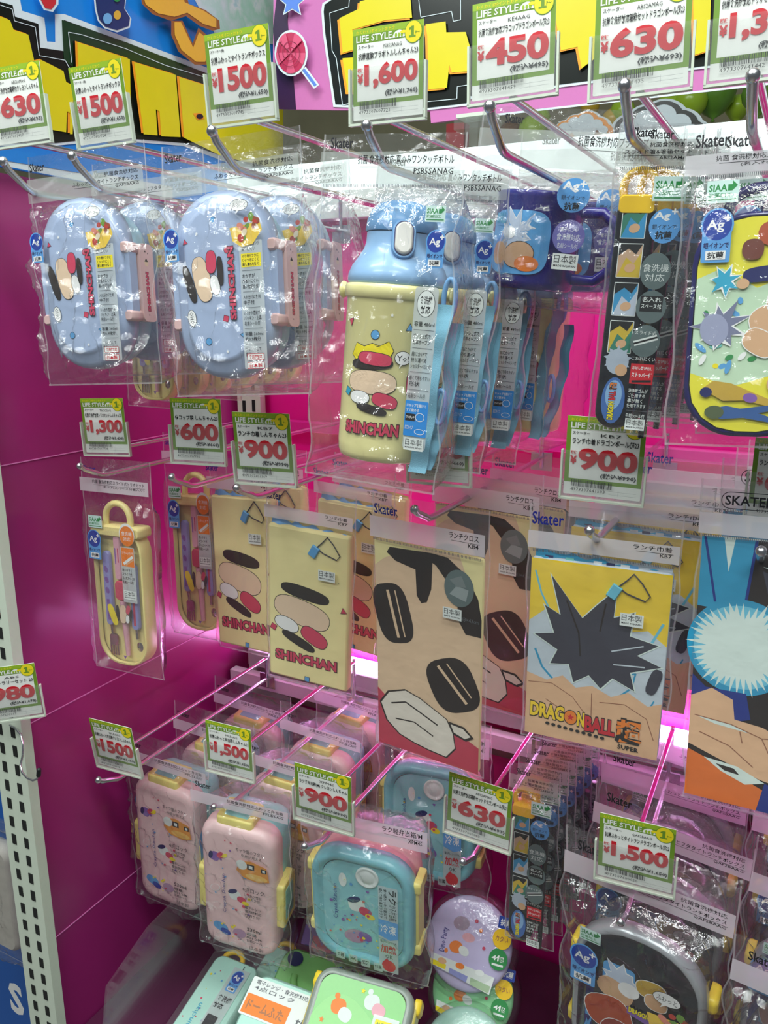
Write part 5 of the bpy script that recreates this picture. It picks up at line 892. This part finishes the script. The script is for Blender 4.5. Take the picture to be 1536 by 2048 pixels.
for i in range(14): A.ell(-.03+.06*random.random(), -.05+.05*random.random(), .004+.006*random.random(), .003+.005*random.random(), [SKYB, TAN, BRN, GRN, PALE][i % 5], random.random()*90, 14)
mb.build('body', t)
mb = MB(); mb.rbox(.104, .040, .002, [(0, -.0008), (0, .030)], PALE, (.0, .034)); A = Art(mb, y=-.0009); A.rect(-.050, .016, .005, .036, ORG, .0006); A.text('ドームふた', -.046, .020, .0, .031, BRN, .03); A.ell(.028, .046, .005, .005, INKG); A.lines(['電子レンジ・食洗機対応', '4点ロック'], -.046, .052, .02, .006, INKG); A.text('tight', .015, .020, .045, .030, INKG, .02); mb.build('paper_band', t)
t = lay('lunch_box', 'green lidded box with a loop tab, lying behind the banded lunch box', 'lunch box', 606, 1990, .70, -62, 4)
mb = MB(); mb.rbox(.095, .10, .02, [(.003, 0), (0, .003), (0, .03), (.004, .034)], GLID); mb.build('body', t)
mb = MB(); mb.tube([(.020*math.cos(a), -.003, .018+.020*math.sin(a)) for a in [math.pi*(1+k/10) for k in range(11)]], .0045, GLID, 10); mb.build('loop_tab', t); lbl(t, 'badge_sticker', .002, lambda A: (A.ell(-.028, .036, .011, .009, NAVY), A.rect(.012, -.01, .026, .003, PALE, .002), A.badge(.035, .030, .016)))
t = lay('snack_pack', 'clear pack with purple print, wedged behind the hanging pink lunch box', 'pack', 640, 1925, .80, -40, 4)
mb = MB(); mb.rbox(.075, .085, .004, [(.002, 0), (0, .002), (0, .014), (.002, .016)], PURP); A = Art(mb, y=0); A.text('M', -.02, .0, .012, .03, ROSE, .05); A.ell(-.025, .006, .012, .010, NAVY); A.badge(.024, -.006, .016); mb.build('pack', t); mb = MB(); mb.rbox(.083, .10, .004, [(.002, -.003), (0, 0), (0, .018)], CLEAR); mb.build('clear_wrap', t)
t = lay('lunch_box', 'green lunch box with yellow side clasps leaning on the bottom shelf', 'lunch box', 700, 2085, .575, -58, 8, 0)
mb = MB(); mb.rbox(.108, .125, .018, [(.002, .012), (0, .014), (0, .040), (.004, .044)], M('box_amber', (190, 176, 90), .35)); mb.build('base', t)
mb = MB(); mb.rbox(.112, .128, .020, [(.008, -.001), (.006, -.002), (.002, 0), (0, .004), (0, .013)], M('box_rim_grey', (150, 160, 150), .3), caps=(0, 1)); mb.rbox(.096, .112, .014, [(0, -.001)], GRB, caps=(1, 0)); A = Art(mb, y=-.0012)
A.ell(-.012, .002, .038, .034, GLID, -30, 28, 2.6)
for x, z, m, c in ((-.022, .028, ORG, PALE), (.012, .040, PALE, M('print_blush', (230, 170, 180), .5)), (-.020, -.022, M('motif_mauve', (176, 140, 170), .5), PALE)): A.ell(x, z, .0085, .0075, m, 10, 18, 2.4); A.ell(x+.009, z-.006, .0075, .0065, c, -20, 18, 2.4); A.ell(x-.004, z+.009, .003, .003, m, 0, 12)
A.bits([('s', -.036, .012, .003, ORG, 0), ('s', .0, .048, .003, YEL, 0), ('s', .006, -.006, .003, ORG, 0), ('d', .02, .01, .002, ROSE, 0), ('s', -.03, -.03, .003, ORG, 0)]); mb.build('lid', t)
for sx, sd in ((1, 'right'), (-1, 'left')):
    mb = MB(); X = Matrix.Translation((sx*.0555, .018, .0)) @ FR[sd]; mb.rbox(.020, .10, .003, [(.001, -.003), (0, -.002), (0, .001)], M('clasp_amber', (206, 190, 90), .3), X=X)
    for z in (-.050, .050): mb.rbox(.020, .016, .005, [(.003, -.006), (0, -.0045), (0, .001)], YKN, (0, z), X)
    mb.build('clasp', t)
lbl(t, 'info_sticker', .0042, lambda A: (A.rect(.018, -.06, .046, .030, STK, .001), A.rect(.021, .016, .043, .026, YEL, .001), A.text('抗菌加工', .023, .018, .041, .024, GRN, .02), A.lines(['電子レンジOK', '食洗機対応', None, '4点ロック式で', 'しっかり密封', None, 'パッキン付', '仕切り付'], .021, .012, .044, .0062, INK)))
def bowl(label, u, v, Y, rx, rz, lid, body, k=1.0, letter=True):
    t = lay('bowl', label, 'bowl', u, v, Y, rx, rz, 0, 'lidded bowls stacked on the bottom shelf'); t.scale = (k, k, k); X = Matrix.Rotation(math.pi/2, 4, 'X')
    mb = MB(); mb.lathe([(.0452, 0), (.0455, -.006), (.044, -.012), (.040, -.026), (.033, -.038), (.024, -.044), (.0001, -.045)], body, 44, X, (0, 0)); mb.build('bowl_body', t)
    mb = MB(); mb.lathe([(.0462, -.005), (.0472, -.002), (.0470, .0015), (.0445, .0042), (.041, .0054), (.030, .0064), (.0001, .0068)], lid, 48, X, (0, 0))
    A = Art(mb, lambda x, z, e: (x, -.0069-e, z), step=.00005)
    for x, z, a, b, m, r in ((-.010, .018, .009, .007, M('motif_grey', (170, 150, 170), .5), 10), (.0, .006, .007, .0045, M('print_blush', (230, 170, 180), .5), 0), (-.012, -.006, .0075, .006, ORG, 10), (-.003, -.008, .006, .0045, PALE, -20), (.012, .016, .002, .002, ORG, 0), (.006, .024, .002, .002, ROSE, 0), (-.022, -.012, .002, .0022, ORG, 0), (.018, .0, .0018, .0018, ROSE, 0)): A.ell(x, z, a, b, m, r, 16)
    if letter: A.text('Dino Party', -.030, -.014, -.022, .010, LOGO, .0, 1, True, 75)
    mb.build('lid', t)
    def L(A):
        A.poly([(-.037, -.017), (.034, -.024), (.031, -.041), (-.036, -.028)], PALE); A.poly([(-.037, -.023), (-.019, -.025), (-.019, -.030), (-.036, -.028)], YEL); A.poly([(-.015, -.027), (.006, -.030), (.005, -.036), (-.015, -.032)], M('label_lilac', (150, 156, 214), .5)); A.poly([(.009, -.030), (.031, -.033), (.030, -.040), (.009, -.037)], M('label_sage', (170, 196, 160), .5))
        for x in (-.024, -.004, .018): A.ell(x, -.0225-.001*(x > 0), .005, .003, [TAN, ORG, PALE][int((x+.03)/.02)], 0, 12)
        A.ell(.035, -.006, .010, .0105, GRN); A.text('4個', .028, -.008, .042, -.002, WHITE, .02); A.rect(.029, -.0125, .041, -.0105, PALE); A.ell(.036, .014, .010, .010, GOLD); A.text('カタい', .029, .011, .043, .017, BRN, .02); A.rect(.030, .024, .046, .036, AGB, .001); A.text('抗菌', .032, .0265, .044, .0335, WHITE, .03)
    lbl(t, 'info_sticker', .0095, L)
    mb = MB(); mb.lathe([(.0001, .0098), (.040, .0096), (.052, .004), (.054, -.010), (.052, -.03), (.040, -.050), (.0001, -.052)], FILM, 40, X, (0, 0)); mb.build('clear_wrap', t)
    return t
bowl('white bowl with lavender lid, topmost of the stack on the bottom shelf', 938, 1886, .735, -34, 6, LVL, BWL, 1.06)
bowl('green bowl under the lavender-lidded one', 945, 1985, .72, -38, 4, BWG, BWG, 1.0, False)
bowl('mint-lidded bowl at the bottom picture edge under the green bowl', 930, 2115, .665, -48, 4, MNT, BWL, 1.02)
mb = MB(); p = [atX(*q, XL+.09) for q in ((218, 2080), (240, 2005), (352, 1884), (470, 1800))]; P = [(XL+.09, .5, .60), (XL+.09, .53, .745), (XL+.09, .60, .772), (XL+.09, .86, .79), (XL+.09, .93, .60)]
for dx in (0,): mb.add([tuple(Vector(q)+Vector((s, 0, 0))) for s in (0, .003) for q in P], [list(range(5)), list(range(5, 10))]+[(i, (i+1) % 5, 5+(i+1) % 5, 5+i) for i in range(5)], film('acrylic', .05, bump=0, hz=(190, 170, 180)))
tag(mb.build('shelf_divider'), 'clear plastic shelf divider standing left of the mint cutlery pack', 'divider')
# ------------------------------------------------------------------ left bay: bagged item, hook and tag
q = atY(20, 1800, .60); t = thing('bagged_item', 'grey goods in a clear bag hanging left of the white upright', 'pack', None, q)
GRG = M('goods_grey', (186, 180, 170), .6, bump=.3, bscale=80); mb = MB(); mb.rbox(.085, .17, .02, [(.006, -.006), (.002, -.003), (0, .004), (.002, .014), (.006, .018)], GRG, (-.030, .0)); mb.build('goods', t)
bag(t, .105, -.105, .125, .10, .010, .022, None, 21, .002, xo=-.032, pinch=.02)
t = thing('wire_hook', 'bent wire hook with a black tip on the slotted upright', 'hook', None, atY(24, 1452, .50)); o = t.location
mb = MB(); mb.tube([tuple(atY(u, v, y)-o) for u, v, y in ((20, 1450, .504), (30, 1456, .498), (42, 1470, .490), (46, 1490, .486), (45, 1512, .484), (41, 1530, .482), (44, 1545, .478), (54, 1556, .472), (66, 1561, .466), (74, 1558, .462), (77, 1550, .460))], .0011, CHROME, 8); mb.build('wire', t)
mb = MB(); mb.tube([tuple(atY(u, v, .46)-o) for u, v in ((77, 1552), (78, 1540))], .0022, INK, 10); mb.ball(tuple(atY(78, 1540, .46)-o), .0022, INK); mb.build('tip', t)
g = price_tag('price tag reading 980 on the white slotted upright', (atY(20, 1384, .485).x, .485, atY(20, 1384, .485).z, 42, 4, -2), .485, 'スケーター', 'ABS', '抗菌カトラリーセット 23', '980', '1,078', '4973307600067')
